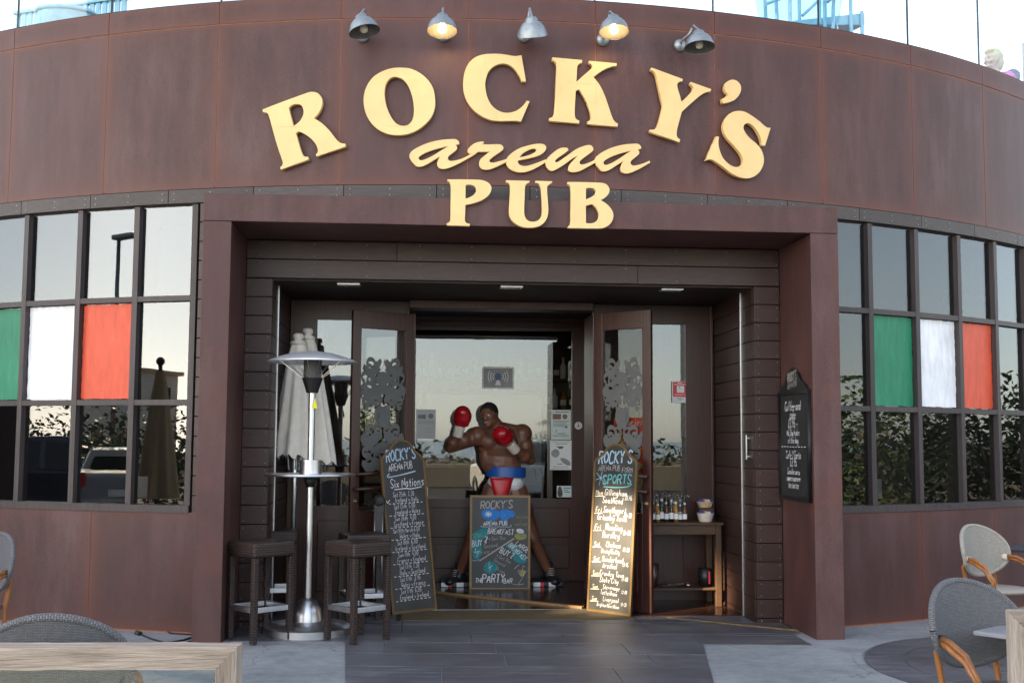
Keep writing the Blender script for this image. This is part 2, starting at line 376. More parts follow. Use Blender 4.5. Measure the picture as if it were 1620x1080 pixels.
    def build(s, name, mat, parent=None, smooth=False, bevel=0, origin=None, world=None):
        me = bpy.data.meshes.new(name)
        org = Vector(origin) if origin is not None else Vector((0, 0, 0))
        me.from_pydata([p - org for p in s.v], [], s.f)
        if s.uv:
            lay = me.uv_layers.new(name='UVMap')
            for pi_, poly in enumerate(me.polygons):
                u = s.uv.get(pi_)
                if u:
                    for k, li in enumerate(poly.loop_indices): lay.data[li].uv = u[k % len(u)]
        me.validate(); me.update()
        if smooth:
            for p in me.polygons: p.use_smooth = True
        return link(name, me, mat, parent, bevel, org, smooth)
def link(name, me, mat, parent=None, bevel=0, org=Vector((0, 0, 0)), smooth=False):
    o = bpy.data.objects.new(name, me); C.objects.link(o); o.location = org
    for mm in (mat if isinstance(mat, (list, tuple)) else [mat]): me.materials.append(M[mm] if isinstance(mm, str) else mm)
    if bevel:
        b = o.modifiers.new('bevel', 'BEVEL'); b.width = bevel; b.segments = 2; b.limit_method = 'ANGLE'; b.angle_limit = math.radians(40)
    if smooth == 'auto':
        try: me.set_sharp_from_angle(angle=math.radians(38))
        except Exception: pass
    if parent is not None:
        o.parent = parent; o.matrix_parent_inverse = PINV.get(parent.name, Matrix.Identity(4))
    return o
PINV = {}
def empty(name, loc=(0, 0, 0), label=None, cat=None, group=None, T=None):
    o = bpy.data.objects.new(name, None); C.objects.link(o)
    if T is not None: o.matrix_world = T; o.location = T.to_translation(); o.rotation_euler = T.to_euler()
    else: o.location = loc
    o.empty_display_size = .2; tag(o, label, cat, group); return o
def tag(o, label=None, cat=None, group=None, kind=None):
    for k, v in (('label', label), ('category', cat), ('group', group), ('kind', kind)):
        if v: o[k] = v
    return o
def root(name, loc, label, cat, group=None):      # a thing whose parts are given in world coordinates
    o = empty(name, loc, label, cat, group); PINV[o.name] = Matrix.Translation(-Vector(loc)); return o
def copytree(o, parent=None):
    c = o.copy(); C.objects.link(c)
    if parent is not None: c.parent = parent
    for ch in [x for x in bpy.data.objects if x.parent == o and x != c]:
        d = copytree(ch, c)
    return c
def smooth_path(pts, closed=True, k=5):
    P = [(p[0], p[1], len(p) > 2) for p in pts]; n = len(P); out = []
    rng = range(n if closed else n - 1)
    for i in rng:
        a, b = P[i], P[(i + 1) % n]; p0 = P[i - 1] if (i > 0 or closed) else a; p3 = P[(i + 2) % n] if (closed or i + 2 < n) else b
        ln = math.hypot(b[0] - a[0], b[1] - a[1])
        def tang(p, q, r, c):
            if c: return None
            l = math.hypot(r[0] - p[0], r[1] - p[1]) or 1; return ((r[0] - p[0]) / l * ln, (r[1] - p[1]) / l * ln)
        ta = tang(p0, a, b, a[2]); tb = tang(a, b, p3, b[2]); ch = (b[0] - a[0], b[1] - a[1])
        if ta is None and tb is None: out.append(a[:2]); continue
        if ta is None: ta = ch if tb is None else (2 * ch[0] - tb[0], 2 * ch[1] - tb[1])
        if tb is None: tb = (2 * ch[0] - ta[0], 2 * ch[1] - ta[1])
        for j in range(k):
            t = j / k; h00 = 2 * t**3 - 3 * t * t + 1; h10 = t**3 - 2 * t * t + t; h01 = -2 * t**3 + 3 * t * t; h11 = t**3 - t * t
            out.append((h00 * a[0] + h10 * ta[0] + h01 * b[0] + h11 * tb[0], h00 * a[1] + h10 * ta[1] + h01 * b[1] + h11 * tb[1]))
    if not closed: out.append(P[-1][:2])
    return out
def flat_shape(loops, depth, bev=0.0):            # filled 2D outline with holes -> mesh, thickness centred on z=0
    cu = bpy.data.curves.new('tmp', 'CURVE'); cu.dimensions = '2D'; cu.fill_mode = 'BOTH'; cu.extrude = depth / 2; cu.bevel_depth = bev; cu.bevel_resolution = 1
    for lp in loops:
        sp = cu.splines.new('POLY'); sp.points.add(len(lp) - 1); sp.use_cyclic_u = True
        for q, (x, y) in zip(sp.points, lp): q.co = (x, y, 0, 1)
    o = bpy.data.objects.new('tmp', cu); C.objects.link(o); dg = bpy.context.evaluated_depsgraph_get(); dg.update()
    me = bpy.data.meshes.new_from_object(o.evaluated_get(dg)); bpy.data.objects.remove(o); bpy.data.curves.remove(cu); return me
def remeshed(mb, name, mat, parent, voxel=.014, it=6, origin=None):
    me = bpy.data.meshes.new('tmp'); me.from_pydata(mb.v, [], mb.f); o = bpy.data.objects.new('tmp', me); C.objects.link(o)
    r = o.modifiers.new('r', 'REMESH'); r.mode = 'VOXEL'; r.voxel_size = voxel
    s = o.modifiers.new('s', 'SMOOTH'); s.iterations = it; s.factor = .5
    dg = bpy.context.evaluated_depsgraph_get(); dg.update(); m2 = bpy.data.meshes.new_from_object(o.evaluated_get(dg)); bpy.data.objects.remove(o)
    m2.name = name
    for p in m2.polygons: p.use_smooth = True
    return link(name, m2, mat, parent)
wood('plank_wood_side', (.026, .0115, .010), (.066, .033, .028), .45, (22, 1.2, 22))
# ================================================================== the setting
g = MB().box(-2500, 2500, -2500, 2500, -.3, 0).build('ground', 'sand'); tag(g, kind='structure')
pv = MB().box(-14, 16, -1.5, 14, .001, .006).build('pavement', 'concrete'); tag(pv, kind='structure')
rd = MB().box(-80, 80, -12.6, -1.6, .001, .005).build('road', 'asphalt'); tag(rd, kind='structure')
m, nt, b, L = nodes('water'); b.inputs['Base Color'].default_value = (.02, .06, .10, 1); b.inputs['Roughness'].default_value = .25; bump(nt, b, noise(nt, .4, 4, .6, coord(nt)), .4, .5); M['water'] = m
sea = MB().box(-2400, 2400, -2400, -75, .003, .01).build('sea', 'water'); tag(sea, kind='structure')
# dark wood-stamped paving: walkway slabs and the round terrace patch
rows = [gr(800, y).y for y in (1140, 1110, 1083, 1057, 1036, 1019, 1004, 991)]
rows[-1] = F(2.6, .86).y
breaks = [[.1, 1.0], [-.6, .7], [-.45, .75], [-.72, -.02, 1.05], [-.95, -.1, .9], [-.3, .45, 1.5], [-.75, .2, 1.1]]
XL = lambda y: -1.09 - (y - 7.85) * .143; XR = lambda y: 1.36 + (y - 7.924) * .115
for i in range(len(rows) - 1):
    y0, y1 = rows[i], rows[i + 1]; wide = i >= 5; g = .0025
    xs = [(XL(y0), XL(y1))] + [(x, x - (y1 - y0) * .06) for x in breaks[i]] + [(XR(y0), XR(y1))]
    if wide: xs = [(-2.2, -2.2), (-1.3, -1.33)] + [(x, x - (y1 - y0) * .06) for x in breaks[i]] + [(2.38, 2.36)]
    for (a0, a1), (c0, c1) in zip(xs, xs[1:]):
        if c0 - a0 < .1: continue
        k = random.uniform(-.0012, .0012)
        MB().hexa([(a0 + g, y0 + g, .004), (c0 - g, y0 + g, .004), (c1 - g, y1 - g, .004), (a1 + g, y1 - g, .004),
                   (a0 + g + .003, y0 + g + .003, .013 + k), (c0 - g - .003, y0 + g + .003, .013 + k), (c1 - g - .003, y1 - g - .003, .013 + k), (a1 + g + .003, y1 - g - .003, .013 + k)]).build('paving_slab', 'slate', pv)
for (a, c, y0, y1) in ((.24, 1.62, .87, 1.07), (1.62, 3.70, .87, 1.07), (3.70, 4.72, .87, 1.28)):   # slabs in the porch mouth, before the mat
    MB().fbox(a + .004, c - .004, y0 + .012, y1 - .004, .004, .014).build('paving_slab', 'slate', pv)
for (a, c) in ((.24, 1.62), (1.62, 3.70), (3.70, 4.95)):
    MB().fbox(a + .004, c - .004, .30, .868, .004, .0135).build('paving_slab', 'slate', pv)
cc = gr(1700, 1060); cr_ = (gr(1398, 1020) - cc).length
MB().lathe([(cr_ + .07, .004), (cr_ + .07, .011), (cr_ + .01, .011)], 64, Matrix.Translation((cc.x, cc.y, 0)), False).build('paving_border', 'concrete', pv)
nring = 5
for i in range(nring):                                              # rings of the round patch
    r0, r1 = cr_ * i / nring, cr_ * (i + 1) / nring - .006
    MB().lathe([(r1, .004), (r1, .0135 + .0006 * (i % 2)), (max(r0, .01), .0135 + .0006 * (i % 2))], 64, Matrix.Translation((cc.x, cc.y, 0)), False).build('paving_slab', 'slate', pv)

# ================================================================== the pub building
pub = root('pub_building', (CX, CY, 0), 'round rust-brown steel clad pub with timber porch and grid windows', 'building')
def arc(a0, a1, n): return [a0 + (a1 - a0) * i / n for i in range(n + 1)]
def curved(a0, a1, z0, z1, r0, r1, n=8, uvw=None):
    mb = MB(); A = arc(a0, a1, n); W = math.radians(a1 - a0) * r1
    for i in range(n):
        p = [CYL(A[i], z0, r1), CYL(A[i + 1], z0, r1), CYL(A[i + 1], z0, r0), CYL(A[i], z0, r0)]; q = [Vector((x.x, x.y, z1)) for x in p]
        u0, u1 = W * i / n, W * (i + 1) / n; h = z1 - z0
        fs = [(0, 1, 5, 4), (2, 3, 7, 6), (4, 5, 6, 7), (3, 2, 1, 0)]; uv = [[(u0, 0), (u1, 0), (u1, h), (u0, h)]] * 2 + [[(u0, 0), (u1, 0), (u1, 0), (u0, 0)]] * 2
        if i == 0: fs.append((3, 0, 4, 7)); uv.append([(0, 0), (0, 0), (0, h), (0, h)])
        if i == n - 1: fs.append((1, 2, 6, 5)); uv.append([(u1, 0), (u1, 0), (u1, h), (u1, h)])
        mb.add(p + q, fs, uv)
    return mb
ZB, ZM, ZT = 3.705, 5.118, 5.312
seams = [2.1 + 6.8 * k for k in range(-6, 8)]
for a in seams[:-1]:
    o = curved(a + .018, a + 6.8 - .018, ZB, ZM - .004, RAD - .03, RAD).build('fascia_panel', 'corten_fascia', pub, 'auto')
    curved(a + .018, a + 6.8 - .018, ZM + .004, ZT, RAD - .03, RAD + .004).build('parapet_panel', 'corten_parapet', pub, 'auto')
curved(seams[0], seams[-1], ZB + .01, ZT - .02, RAD - .07, RAD - .003, 90).build('joint_backing', 'joint_rust', pub)
for a in seams[:-1]:
    if a + 6.8 <= -11.4 or a >= 20:
        curved(a + .018, a + 6.8 - .018, .02, .99, RAD - .03, RAD).build('base_panel', 'corten_base', pub, 'auto')
curved(seams[0], -11.5, .0, .985, RAD - .2, RAD - .004, 30).build('joint_backing', 'joint_rust', pub)
curved(21.6, seams[-1], .0, .985, RAD - .2, RAD - .004, 30).build('joint_backing', 'joint_rust', pub)
# timber fillet under the fascia
bl = [-38.7 + 4.9 * k for k in range(18)]
for a in bl: curved(a + .02, a + 4.88, 3.585, ZB - .006, RAD - .05, RAD + .006, 5).build('fillet_board', 'fillet_wood', pub)
scr = MB()
for a in bl:
    for k in (.35, 2.45, 4.55):
        for z in (3.615, 3.668): scr.ell(CYL(a + k, z, RAD + .007), .0055, n=6, m=4)
o = scr.build('screw_heads', 'steel', pub); tag(o, kind='stuff')
# roof deck, glass balustrade
rf = MB(); A = arc(-60, 75, 40)
rf.add([CYL(a, 4.55, RAD - .08) for a in A] + [CYL(a, 4.35, RAD - .08) for a in A], [list(range(len(A))), list(reversed(range(len(A), 2 * len(A))))]); rf.build('roof_deck', 'wall_dark', pub)
for a in seams[:-1]:
    gp = curved(a + .05, a + 6.75, ZT + .012, 6.45, RAD - .034, RAD - .022, 4).build('balustrade_pane', 'balustrade_glass', pub)
    curved(a - .035, a + .035, ZT + .012, 6.44, RAD - .036, RAD - .020, 1).build('glazing_joint', 'wall_dark', pub)
    curved(a, a + 6.8, ZT, ZT + .012, RAD - .05, RAD - .006, 4).build('glazing_channel', 'black_rubber', pub)
# lower body behind everything: inner room shell
shell = MB(); A = arc(-60, 75, 30)
shell.add([CYL(a, z, 4.2) for a in A for z in (0, 4.3)], [(2 * i, 2 * i + 1, 2 * i + 3, 2 * i + 2) for i in range(30)])
shell.add([CYL(a, .012, r) for a in A for r in (4.2, RAD - .1)], [(2 * i, 2 * i + 1, 2 * i + 3, 2 * i + 2) for i in range(30)])
shell.add([CYL(a, 4.3, r) for a in A for r in (4.2, RAD - .1)], [(2 * i, 2 * i + 1, 2 * i + 3, 2 * i + 2) for i in range(30)])
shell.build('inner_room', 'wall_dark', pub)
curved(seams[-1], 360 + seams[0], 0, ZT, RAD - .12, RAD, 60).build('rear_wall', 'corten', pub)
curved(seams[-1], 360 + seams[0], .01, 4.3, RAD - .16, RAD - .125, 60).build('inner_lining', 'wall_dark', pub)
fl_ = MB(); A2 = arc(seams[-1], 360 + seams[0], 50)
for z in (.012, 4.3): fl_.add([CYL(a, z, r) for a in A2 for r in (4.2, RAD - .13)], [(2 * i, 2 * i + 1, 2 * i + 3, 2 * i + 2) for i in range(50)])
fl_.build('inner_lining', 'wall_dark', pub)

# windows: frame of posts and rails, one pane per opening
def window(cols, label, flags):
    R1, R0 = RAD - .008, RAD - .11; W = math.degrees(.026 / RAD)
    a0, a1 = cols[0], cols[-1]
    w = curved(a0 - W, a1 + W, .985, 1.045, R0 - .02, RAD + .012, 2 * len(cols)).build('window', 'frame_wood', pub); w['label'] = label
    curved(a0 - W, a1 + W, 3.575, 3.70, R0 - .02, RAD - .06, 2 * len(cols)).build('head', 'frame_wood', w)
    for i, a in enumerate(cols): curved(a - W, a + W, 1.046, 3.574, R0, R1, 1).build('post', 'frame_wood', w)
    rz = [1.046, 1.90, 2.778, 3.60]
    for i in range(len(cols) - 1):
        for z in rz[1:3]: curved(cols[i] + W, cols[i + 1] - W, z - .023, z + .023, R0 + .01, R1 - .004, 1).build('rail', 'frame_wood', w)
        for j in range(3):
            z0 = rz[j] + (.024 if j else 0); z1 = rz[j + 1] - .024
            p, q = CYL(cols[i] + W, 0, RAD - .062), CYL(cols[i + 1] - W, 0, RAD - .062); n = Vector((p.y - q.y, q.x - p.x, 0)).normalized() * -.003
            mb = MB().hexa([(*(p + n).xy, z0), (*(q + n).xy, z0), (*(q - n).xy, z0), (*(p - n).xy, z0), (*(p + n).xy, z1), (*(q + n).xy, z1), (*(q - n).xy, z1), (*(p - n).xy, z1)])
            mt = flags.get(i) if j == 1 else None
            o = mb.build('pane', 'window_glass', w)
            if mt:                                                     # coat of paint brushed on the glass, ragged at its edges
                rr = random.Random(i * 7 + int(cols[0])); t = (q - p); Lq = t.length; t.normalize(); pts = []
                def edge(x0, y0_, x1, y1_, n):
                    for k in range(n): f = k / n; pts.append((x0 + (x1 - x0) * f + rr.uniform(-.004, .004), y0_ + (y1_ - y0_) * f + rr.uniform(-.004, .004)))
                e = .008; edge(e, z0 + e, Lq - e, z0 + e, 14); edge(Lq - e, z0 + e, Lq - e, z1 - e, 26); edge(Lq - e, z1 - e, e, z1 - e, 14); edge(e, z1 - e, e, z0 + e, 26)
                nf = n.normalized(); nf = nf if nf.y < 0 else -nf
                me = flat_shape([pts], .001); me.name = 'paint_coat'
                for v in me.vertices: w3 = p + t * v.co.x + nf * (.0042 + v.co.z); v.co = Vector((w3.x, w3.y, v.co.y))
                me.update(); o = link('paint_coat', me, mt, w); o['label'] = {'green_paint': 'green painted pane', 'white_paint': 'white painted pane', 'red_paint': 'red painted pane'}[mt]
    return w
WC = [-34.9, -31.15, -27.4, -23.62, -19.8, -16.12, -12.62]
window(WC, 'left grid window with green, white and red panes', {2: 'green_paint', 3: 'white_paint', 4: 'red_paint'})
window([22.2, 25.83, 29.5, 33.32, 37.1, 40.9, 44.7, 48.5], 'right grid window with green, white and red panes', {1: 'green_paint', 2: 'white_paint', 3: 'red_paint'})

# ---- corten portal
W_, H_, LT, PL, PR, DP = 5.2106, 3.559, .223, .2233, .2363, .8465
MB().fbox(0, PL, 0, DP, 0.0, H_ - LT - .003).build('portal_pier', 'corten', pub, bevel=.004)
MB().fbox(W_ - PR, W_, 0, DP, 0.0, H_ - LT - .003).build('portal_pier', 'corten', pub, bevel=.004)
MB().fbox(0, W_, 0, DP, H_ - LT, H_).build('portal_lintel', 'corten', pub, bevel=.004)
# ---- timber cladding
PZ = .1635
def plank(s0, s1, d0, d1, z0, z1, mat='plank_wood'):
    MB().fbox(s0, s1, d0, d1, z0 + .003, z1 - .003).build('plank', mat, pub, bevel=.003)
sc2 = MB()
SL, SR, DB = .455, 4.735, 2.3
k = 0; ztop = H_ - LT
for (z0, z1) in ((3.165, ztop - .004), (2.998, 3.165)):
    br = [PL + .002, 1.53 if z0 > 3.1 else 3.05, W_ - PR - .002] if z0 > 3.1 else [PL + .002, 3.68, W_ - PR - .002]
    for a, c in zip(br, br[1:]): plank(a + .002, c - .002, .85, .90, z0, z1, 'header_wood')
    for s in [.35 + .46 * i for i in range(11)]:
        for z in (z0 + .03, z1 - .03): sc2.ell(F(s, .849, z), .004, n=6, m=4)
z = 2.995; i = 0
while z > .02:
    z0 = max(z - PZ, .004)
    plank(PL + .002, SL - .002, .85, .90, z0, z); plank(SR + .002, W_ - PR - .002, .85, .90, z0, z)
    plank(SL - .03, SL, .903, 1.255, z0, z, 'plank_wood_side'); plank(SL - .03, SL, 1.285, DB, z0, z, 'plank_wood_side')
    plank(SR, SR + .03, .903, 1.255, z0, z, 'plank_wood_side'); plank(SR, SR + .03, 1.285, DB, z0, z, 'plank_wood_side')
    for s in (PL + .03, SL - .03, SR + .04, W_ - PR - .03):
        for zz in (z0 + .03, z - .03): sc2.ell(F(s, .849, zz), .004, n=6, m=4)
    z = z0
# narrow strip of cladding between left window and portal
z = 3.58
while z > .03:
    z0 = max(z - PZ, .01)
    curved(-12.3, -11.45, z0 + .006, z - .003, RAD - .04, RAD - .002, 2).build('plank', 'header_wood', pub)
    for zz in (z0 + .03, z - .03): sc2.ell(CYL(-11.8, zz, RAD), .0045, n=6, m=4)
    z = z0
o = sc2.build('screw_heads', 'steel', pub); tag(o, kind='stuff')
bk = MB().fbox(PL, SL - .031, .902, 1.2, 0, ztop).fbox(SR + .031, W_ - PR, .902, 1.2, 0, ztop).fbox(-.6, SL - .031, 1.2, 2.36, 0, 3.5).fbox(SR + .031, 5.8, 1.2, 2.36, 0, 3.5)
bk.fbox(PL, W_ - PR, .903, 3.9, 3.001, 3.55); bk.build('cladding_backing', 'dark_gap', pub)
# steel shutter guides and pull handles
for s, sg in ((SL, 1), (SR, -1)):
    MB().fbox(min(s, s + sg * .012), max(s, s + sg * .012), 1.258, 1.282, .012, 2.992).build('shutter_guide', 'aluminium', pub, bevel=.002)
hb = MB(); s_, z_ = SR, 1.55
hb.fbox(SR - .035, SR - .025, 1.02, 1.045, 1.44, 1.66).fbox(SR - .026, SR, 1.025, 1.04, 1.46, 1.475).fbox(SR - .026, SR, 1.025, 1.04, 1.625, 1.64).build('pull_handle', 'aluminium', pub, bevel=.002)
# porch ceiling with recessed lights
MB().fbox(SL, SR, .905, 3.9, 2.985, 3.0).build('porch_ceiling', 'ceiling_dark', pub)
for u, v in ((552, 444), (809, 451), (1062, 454)):
    s, _ = fd(u, v, 1.05); o = MB().fbox(s - .10, s + .10, 1.0, 1.14, 2.972, 2.984).build('downlight', 'aluminium', pub); MB().fbox(s - .08, s + .08, 1.015, 1.125, 2.969, 2.9715).build('lens', 'bulb', o)
# porch floor, mat, threshold
MB().fbox(SL, SR, 1.71, 3.9, .004, .018).build('porch_floor', 'inner_floor', pub)
MB().fbox(3.72, SR, 1.29, 1.70, .004, .018).build('porch_floor', 'inner_floor', pub)
MB().fbox(SL, 1.56, 1.08, 1.70, .004, .016).build('porch_floor', 'slate', pub)
MB().fbox(1.58, 3.71, 1.688, 1.709, .004, .022).build('threshold_strip', 'aluminium', pub)
dm = MB().fbox(1.60, 3.69, 1.09, 1.684, .004, .02).build('doormat', 'coir', bevel=.004); tag(dm, 'flat brown coir doormat let into the floor before the doors', 'doormat')
a, c = F(1.90, 2.90), F(3.30, 1.735); t = (c - a).normalized(); n_ = Vector((t.y, -t.x, 0))
st = MB().hexa([a, c, c - n_ * .05, a - n_ * .05] + [x + Vector((0, 0, .038)) for x in (a, c, c - n_ * .05, a - n_ * .05)]); st.build('lit_strip_batten', 'oak', pub, bevel=.003)  # pale oak batten put in for the sunlit strip across the floor
tri = [F(1.93, 2.93), F(3.32, 1.775), F(3.5, 2.2), F(3.9, 3.7), F(1.2, 3.7), F(1.2, 2.95)]
MB().add([x + Vector((0, 0, .0185)) for x in tri] + [x + Vector((0, 0, .034)) for x in tri], [list(reversed(range(6))), list(range(6, 12))] + [(i, (i + 1) % 6, (i + 1) % 6 + 6, i + 6) for i in range(6)]).build('floor_platform', 'inner_floor', pub)
ca, cb = gr(1056, 979), gr(1262, 1000); tdir = (cb - ca).normalized()
MB().tube([ca + Vector((0, 0, .018)), ca.lerp(cb, .5) + Vector((.0, -.01, .018)), cb + Vector((0, 0, .018))], .006, 6).build('floor_trim', 'brass', pub)

# ---- screen wall at d=2.3 : frame, sidelights
DH = 1.80
SHL, SHR = fd(655, 700, DH)[0], fd(938, 700, DH)[0]
def sidelight(s0, s1, g0, g1, lab):
    zb, zt = fd(520, 800, DB)[1], fd(520, 505, DB)[1]
    f = MB().fbox(s0, g0, DB, DB + .07, .019, 2.98).fbox(g1, s1, DB, DB + .07, .019, 2.98).fbox(g0, g1, DB, DB + .07, zt, 2.98).fbox(g0, g1, DB, DB + .07, .019, zb)
    w = f.build('sidelight', 'door_wood', pub); w['label'] = lab
    MB().fbox(g0 + .001, g1 - .001, DB + .03, DB + .038, zb + .001, zt - .001).build('pane', 'door_glass', w)
    for (a0, a1, b0, b1) in ((g0 + .04, g1 - .04, .12, zb - .14),): MB().fbox(a0, a1, DB - .018, DB - .001, b0, b1).build('panel', 'door_wood', w, bevel=.008)
    for a0, a1 in ((s0, s0 + .03), (s1 - .03, s1)): MB().fbox(a0, a1, DB - .03, DB - .001, .02, 2.97).build('bead', 'door_wood', w, bevel=.006)
sidelight(SL + .005, SHL - .062, fd(500, 600, DB)[0], SHL - .2, 'left sidelight panel'); sidelight(SHR + .062, SR - .005, SHR + .2, fd(1085, 600, DB)[0], 'right sidelight panel')
MB().fbox(SHL - .06, SHR + .06, DH + .35, DB + .1, 2.90, 2.98).build('door_head', 'door_wood', pub, bevel=.006)
for s, dj in ((SHL - .06, DH + .30), (SHR, DH)): MB().fbox(s, s + .06, dj, DB + .09, .019, 2.838).build('door_jamb', 'door_wood', pub, bevel=.004)
# ---- two glazed door leaves standing open
def etched(o, T, w, z0, z1, off):
    """frosted heraldic scrollwork on a pane: u across 0..w, z up"""
    mb = MB(); lay = [0]; H = z1 - z0
    def rib(pts, wd):
        lay[0] += 1; e = off - .00025 * lay[0]; P = [Vector(p) for p in smooth_path(pts, False, 4)]
        L_, R_ = [], []
        for i, p in enumerate(P):
            t = (P[min(i + 1, len(P) - 1)] - P[max(i - 1, 0)]).normalized(); k = wd * (1 - .55 * abs(2 * i / (len(P) - 1) - 1)**2.5)
            nn = Vector((-t.y, t.x)) * k; L_.append(p + nn); R_.append(p - nn)
        vs = [T @ Vector((q.x * w, e, z0 + q.y * H)) for q in L_ + R_]; n = len(P); mb.add(vs, [(i, i + 1, n + i + 1, n + i) for i in range(n - 1)])
    for sg in (1, -1):
        X = lambda x: .5 + sg * x
        def curl(cx, cy, r, a0, turns, wd, asp=.42):
            pts = []
            for i in range(9): t = i / 8; a = a0 + turns * 2 * pi * t; rr = r * (1 - .75 * t); pts.append((X(cx + rr * cos(a)), cy + rr * asp * sin(a)))
            rib(pts, wd)
        for cx, cy, r, a0, tn in ((.12, .93, .10, 4, .9), (.30, .95, .12, 3.6, -.9), (.20, .84, .13, 1, 1), (.38, .83, .12, 5, .9), (.10, .76, .1, 2, -1), (.30, .72, .14, 0, 1), (.44, .70, .10, 3, -1),
                                  (.22, .62, .13, 2, .9), (.40, .60, .12, 5, -.9), (.12, .33, .12, 1, 1), (.30, .34, .14, 4, -1), (.42, .27, .12, 2, 1), (.20, .22, .14, 0, -1), (.36, .15, .13, 3, 1), (.14, .10, .12, 5, -1), (.30, .05, .12, 1, .8)):
            curl(cx, cy, r, a0, tn, .021); curl(cx * .9 + .03, cy - .045, r * .7, a0 + 2, -tn, .016)
        rib([(X(.05), .98), (X(.18), .90), (X(.30), .86), (X(.44), .92)], .045); rib([(X(.02), .60), (X(.16), .68), (X(.30), .66), (X(.46), .74)], .06)
        rib([(X(.10), .42), (X(.13), .47), (X(.10), .52), (X(.05), .55)], .05); rib([(X(.03), .30), (X(.2), .26), (X(.33), .22), (X(.46), .30)], .06); rib([(X(.0), .0), (X(.15), .03), (X(.3), .0), (X(.46), .05)], .05)
    for c, r in (((.5, .80), .17), ((.5, .70), .13), ((.5, .48), .10), ((.5, .40), .12), ((.5, .16), .16)):
        rib([(c[0] - r, c[1]), (c[0] - r * .3, c[1] + .02), (c[0] + r * .3, c[1] + .02), (c[0] + r, c[1])], .055); rib([(c[0], c[1] - .03), (c[0], c[1]), (c[0], c[1] + .03)], .10)
    q = mb.build('etched_crest', 'etched', o); q['label'] = 'frosted scrollwork crest on the door glass'
def leaf(hinge, free, label, sgn):
    h, f = F(*hinge), F(*free); t = (f - h); w = t.length; t.normalize(); nrm = Vector((-t.y, t.x, 0))
    if nrm.y > 0: nrm = -nrm
    T = Matrix(((t.x, -nrm.x, 0, h.x), (t.y, -nrm.y, 0, h.y), (0, 0, 1, 0), (0, 0, 0, 1)))       # local: x hinge->free, y into the door (front at 0), z up
    SW = .09; z0, zg0, zg1, z1 = .024, .93, 2.66, 2.83
    o = MB().box(0, SW, 0, .045, z0, z1, T).box(w - SW, w, 0, .045, z0, z1, T).box(SW, w - SW, 0, .045, zg1, z1, T).box(SW, w - SW, 0, .045, z0, zg0, T).build('door', 'door_wood', pub, bevel=.004)
    o['label'] = label
    MB().box(SW + .001, w - SW - .001, .018, .026, zg0 + .001, zg1 - .001, T).build('pane', 'door_glass', o)
    MB().box(SW + .05, w - SW - .05, -.014, -.001, .2, zg0 - .14, T).build('panel', 'door_wood', o, bevel=.008)
    for zz in (1.13, 1.27):
        MB().tube([T @ Vector((w - .02, -.03, zz)), T @ Vector((w * .6, -.06, zz + .012)), T @ Vector((w * .42, -.05, zz)), T @ Vector((w * .38, -.001, zz))], .018, 8).build('push_bar', 'door_wood', o, True)
    etched(o, T @ Matrix.Translation((SW + .01, 0, 0)), w - 2 * SW - .02, 1.33, 2.38, .017)
    lk = MB().lathe([(.0, -.004), (.028, -.004), (.028, .0), (.012, .004), (.012, .02), (.0, .02)], 14, T @ Matrix.Translation((w - .055, 0, 1.02)) @ Matrix.Rotation(pi / 2, 4, 'X'), False).build('lock', 'brass', o, True)
    return T, w
FL = fd(556, 700, 1.74)[0]; FR_ = 3.895
TL, wL = leaf((SHL - .01, DH + .28), (FL, 1.74), 'left door leaf standing open', -1)
TR, wR = leaf((SHR + .01, DH - .02), (FR_, 1.366), 'right door leaf standing open with red sticker behind its glass', 1)

# ---- inner wall and glazed inner door at d=3.75
DI = 3.75
s0 = fd(655, 700, DI)[0]; sg1 = fd(905, 700, DI)[0]; s1 = fd(932, 700, DI)[0]; zgt = fd(760, 522, DI)[1]; zgb = fd(760, 788, DI)[1]
iw = MB().fbox(.8, s0, DI, DI + .08, .035, 2.984).fbox(sg1, s1, DI, DI + .08, .035, 2.984).fbox(s0, sg1, DI, DI + .08, zgt, 2.984).fbox(s0, sg1, DI, DI + .08, .035, zgb)
ind = iw.build('inner_door', 'door_wood', pub)
MB().fbox(s0 + .001, sg1 - .001, DI + .03, DI + .038, zgb + .001, zgt - .001).build('pane', 'door_glass', ind)
mid = (s0 + sg1) / 2
for a0, a1 in ((s0 + .08, mid - .05), (mid + .05, sg1 - .03)):
    for b0, b1 in ((.18, .45), (.52, zgb - .1)): MB().fbox(a0, a1, DI - .016, DI - .001, b0, b1).build('panel', 'door_wood', ind, bevel=.008)
for zz in (zgt + .04, 2.90): MB().fbox(s0 - .2, s1 - .002, DI - .03, DI - .001, zz, zz + .035).build('moulding', 'door_wood', ind, bevel=.006)
MB().fbox(s1 + .16, 4.6, DI, DI + .08, .02, 2.984).fbox(s1, s1 + .16, DI, DI + .08, 2.5, 2.984).build('inner_wall', 'door_wood', pub)
cs, cz = fd(915, 673, DI)
T = Matrix.Translation(F(cs, DI - .001, cz)) @ Matrix.Rotation(YAW, 4, 'Z') @ Matrix.Rotation(pi / 2, 4, 'X')
o = MB().lathe([(.0, 0), (.042, 0), (.042, .004), (.0, .004)], 24, T, False).build('round_sticker', 'paper', ind)
MB().lathe([(.031, .0045), (.031, .006), (.027, .006), (.027, .0045)], 24, T, False).box(-.012, .012, -.014, .0, .0045, .006, T).box(-.005, .005, -.0, .02, .0045, .006, T).build('symbol', 'print_ink', ind)
# vestibule side walls
MB().fbox(.75, .8, DB + .1, DI + .1, .02, 2.984).fbox(4.6, 4.65, DB + .1, DI + .1, .02, 2.984).build('inner_wall', 'door_wood', pub)
MB().fbox(.8, SHL - .07, DB + .075, DB + .095, .02, .9).fbox(SHR + .07, 4.6, DB + .075, DB + .095, .02, .9).build('inner_wall', 'wall_dark', pub)
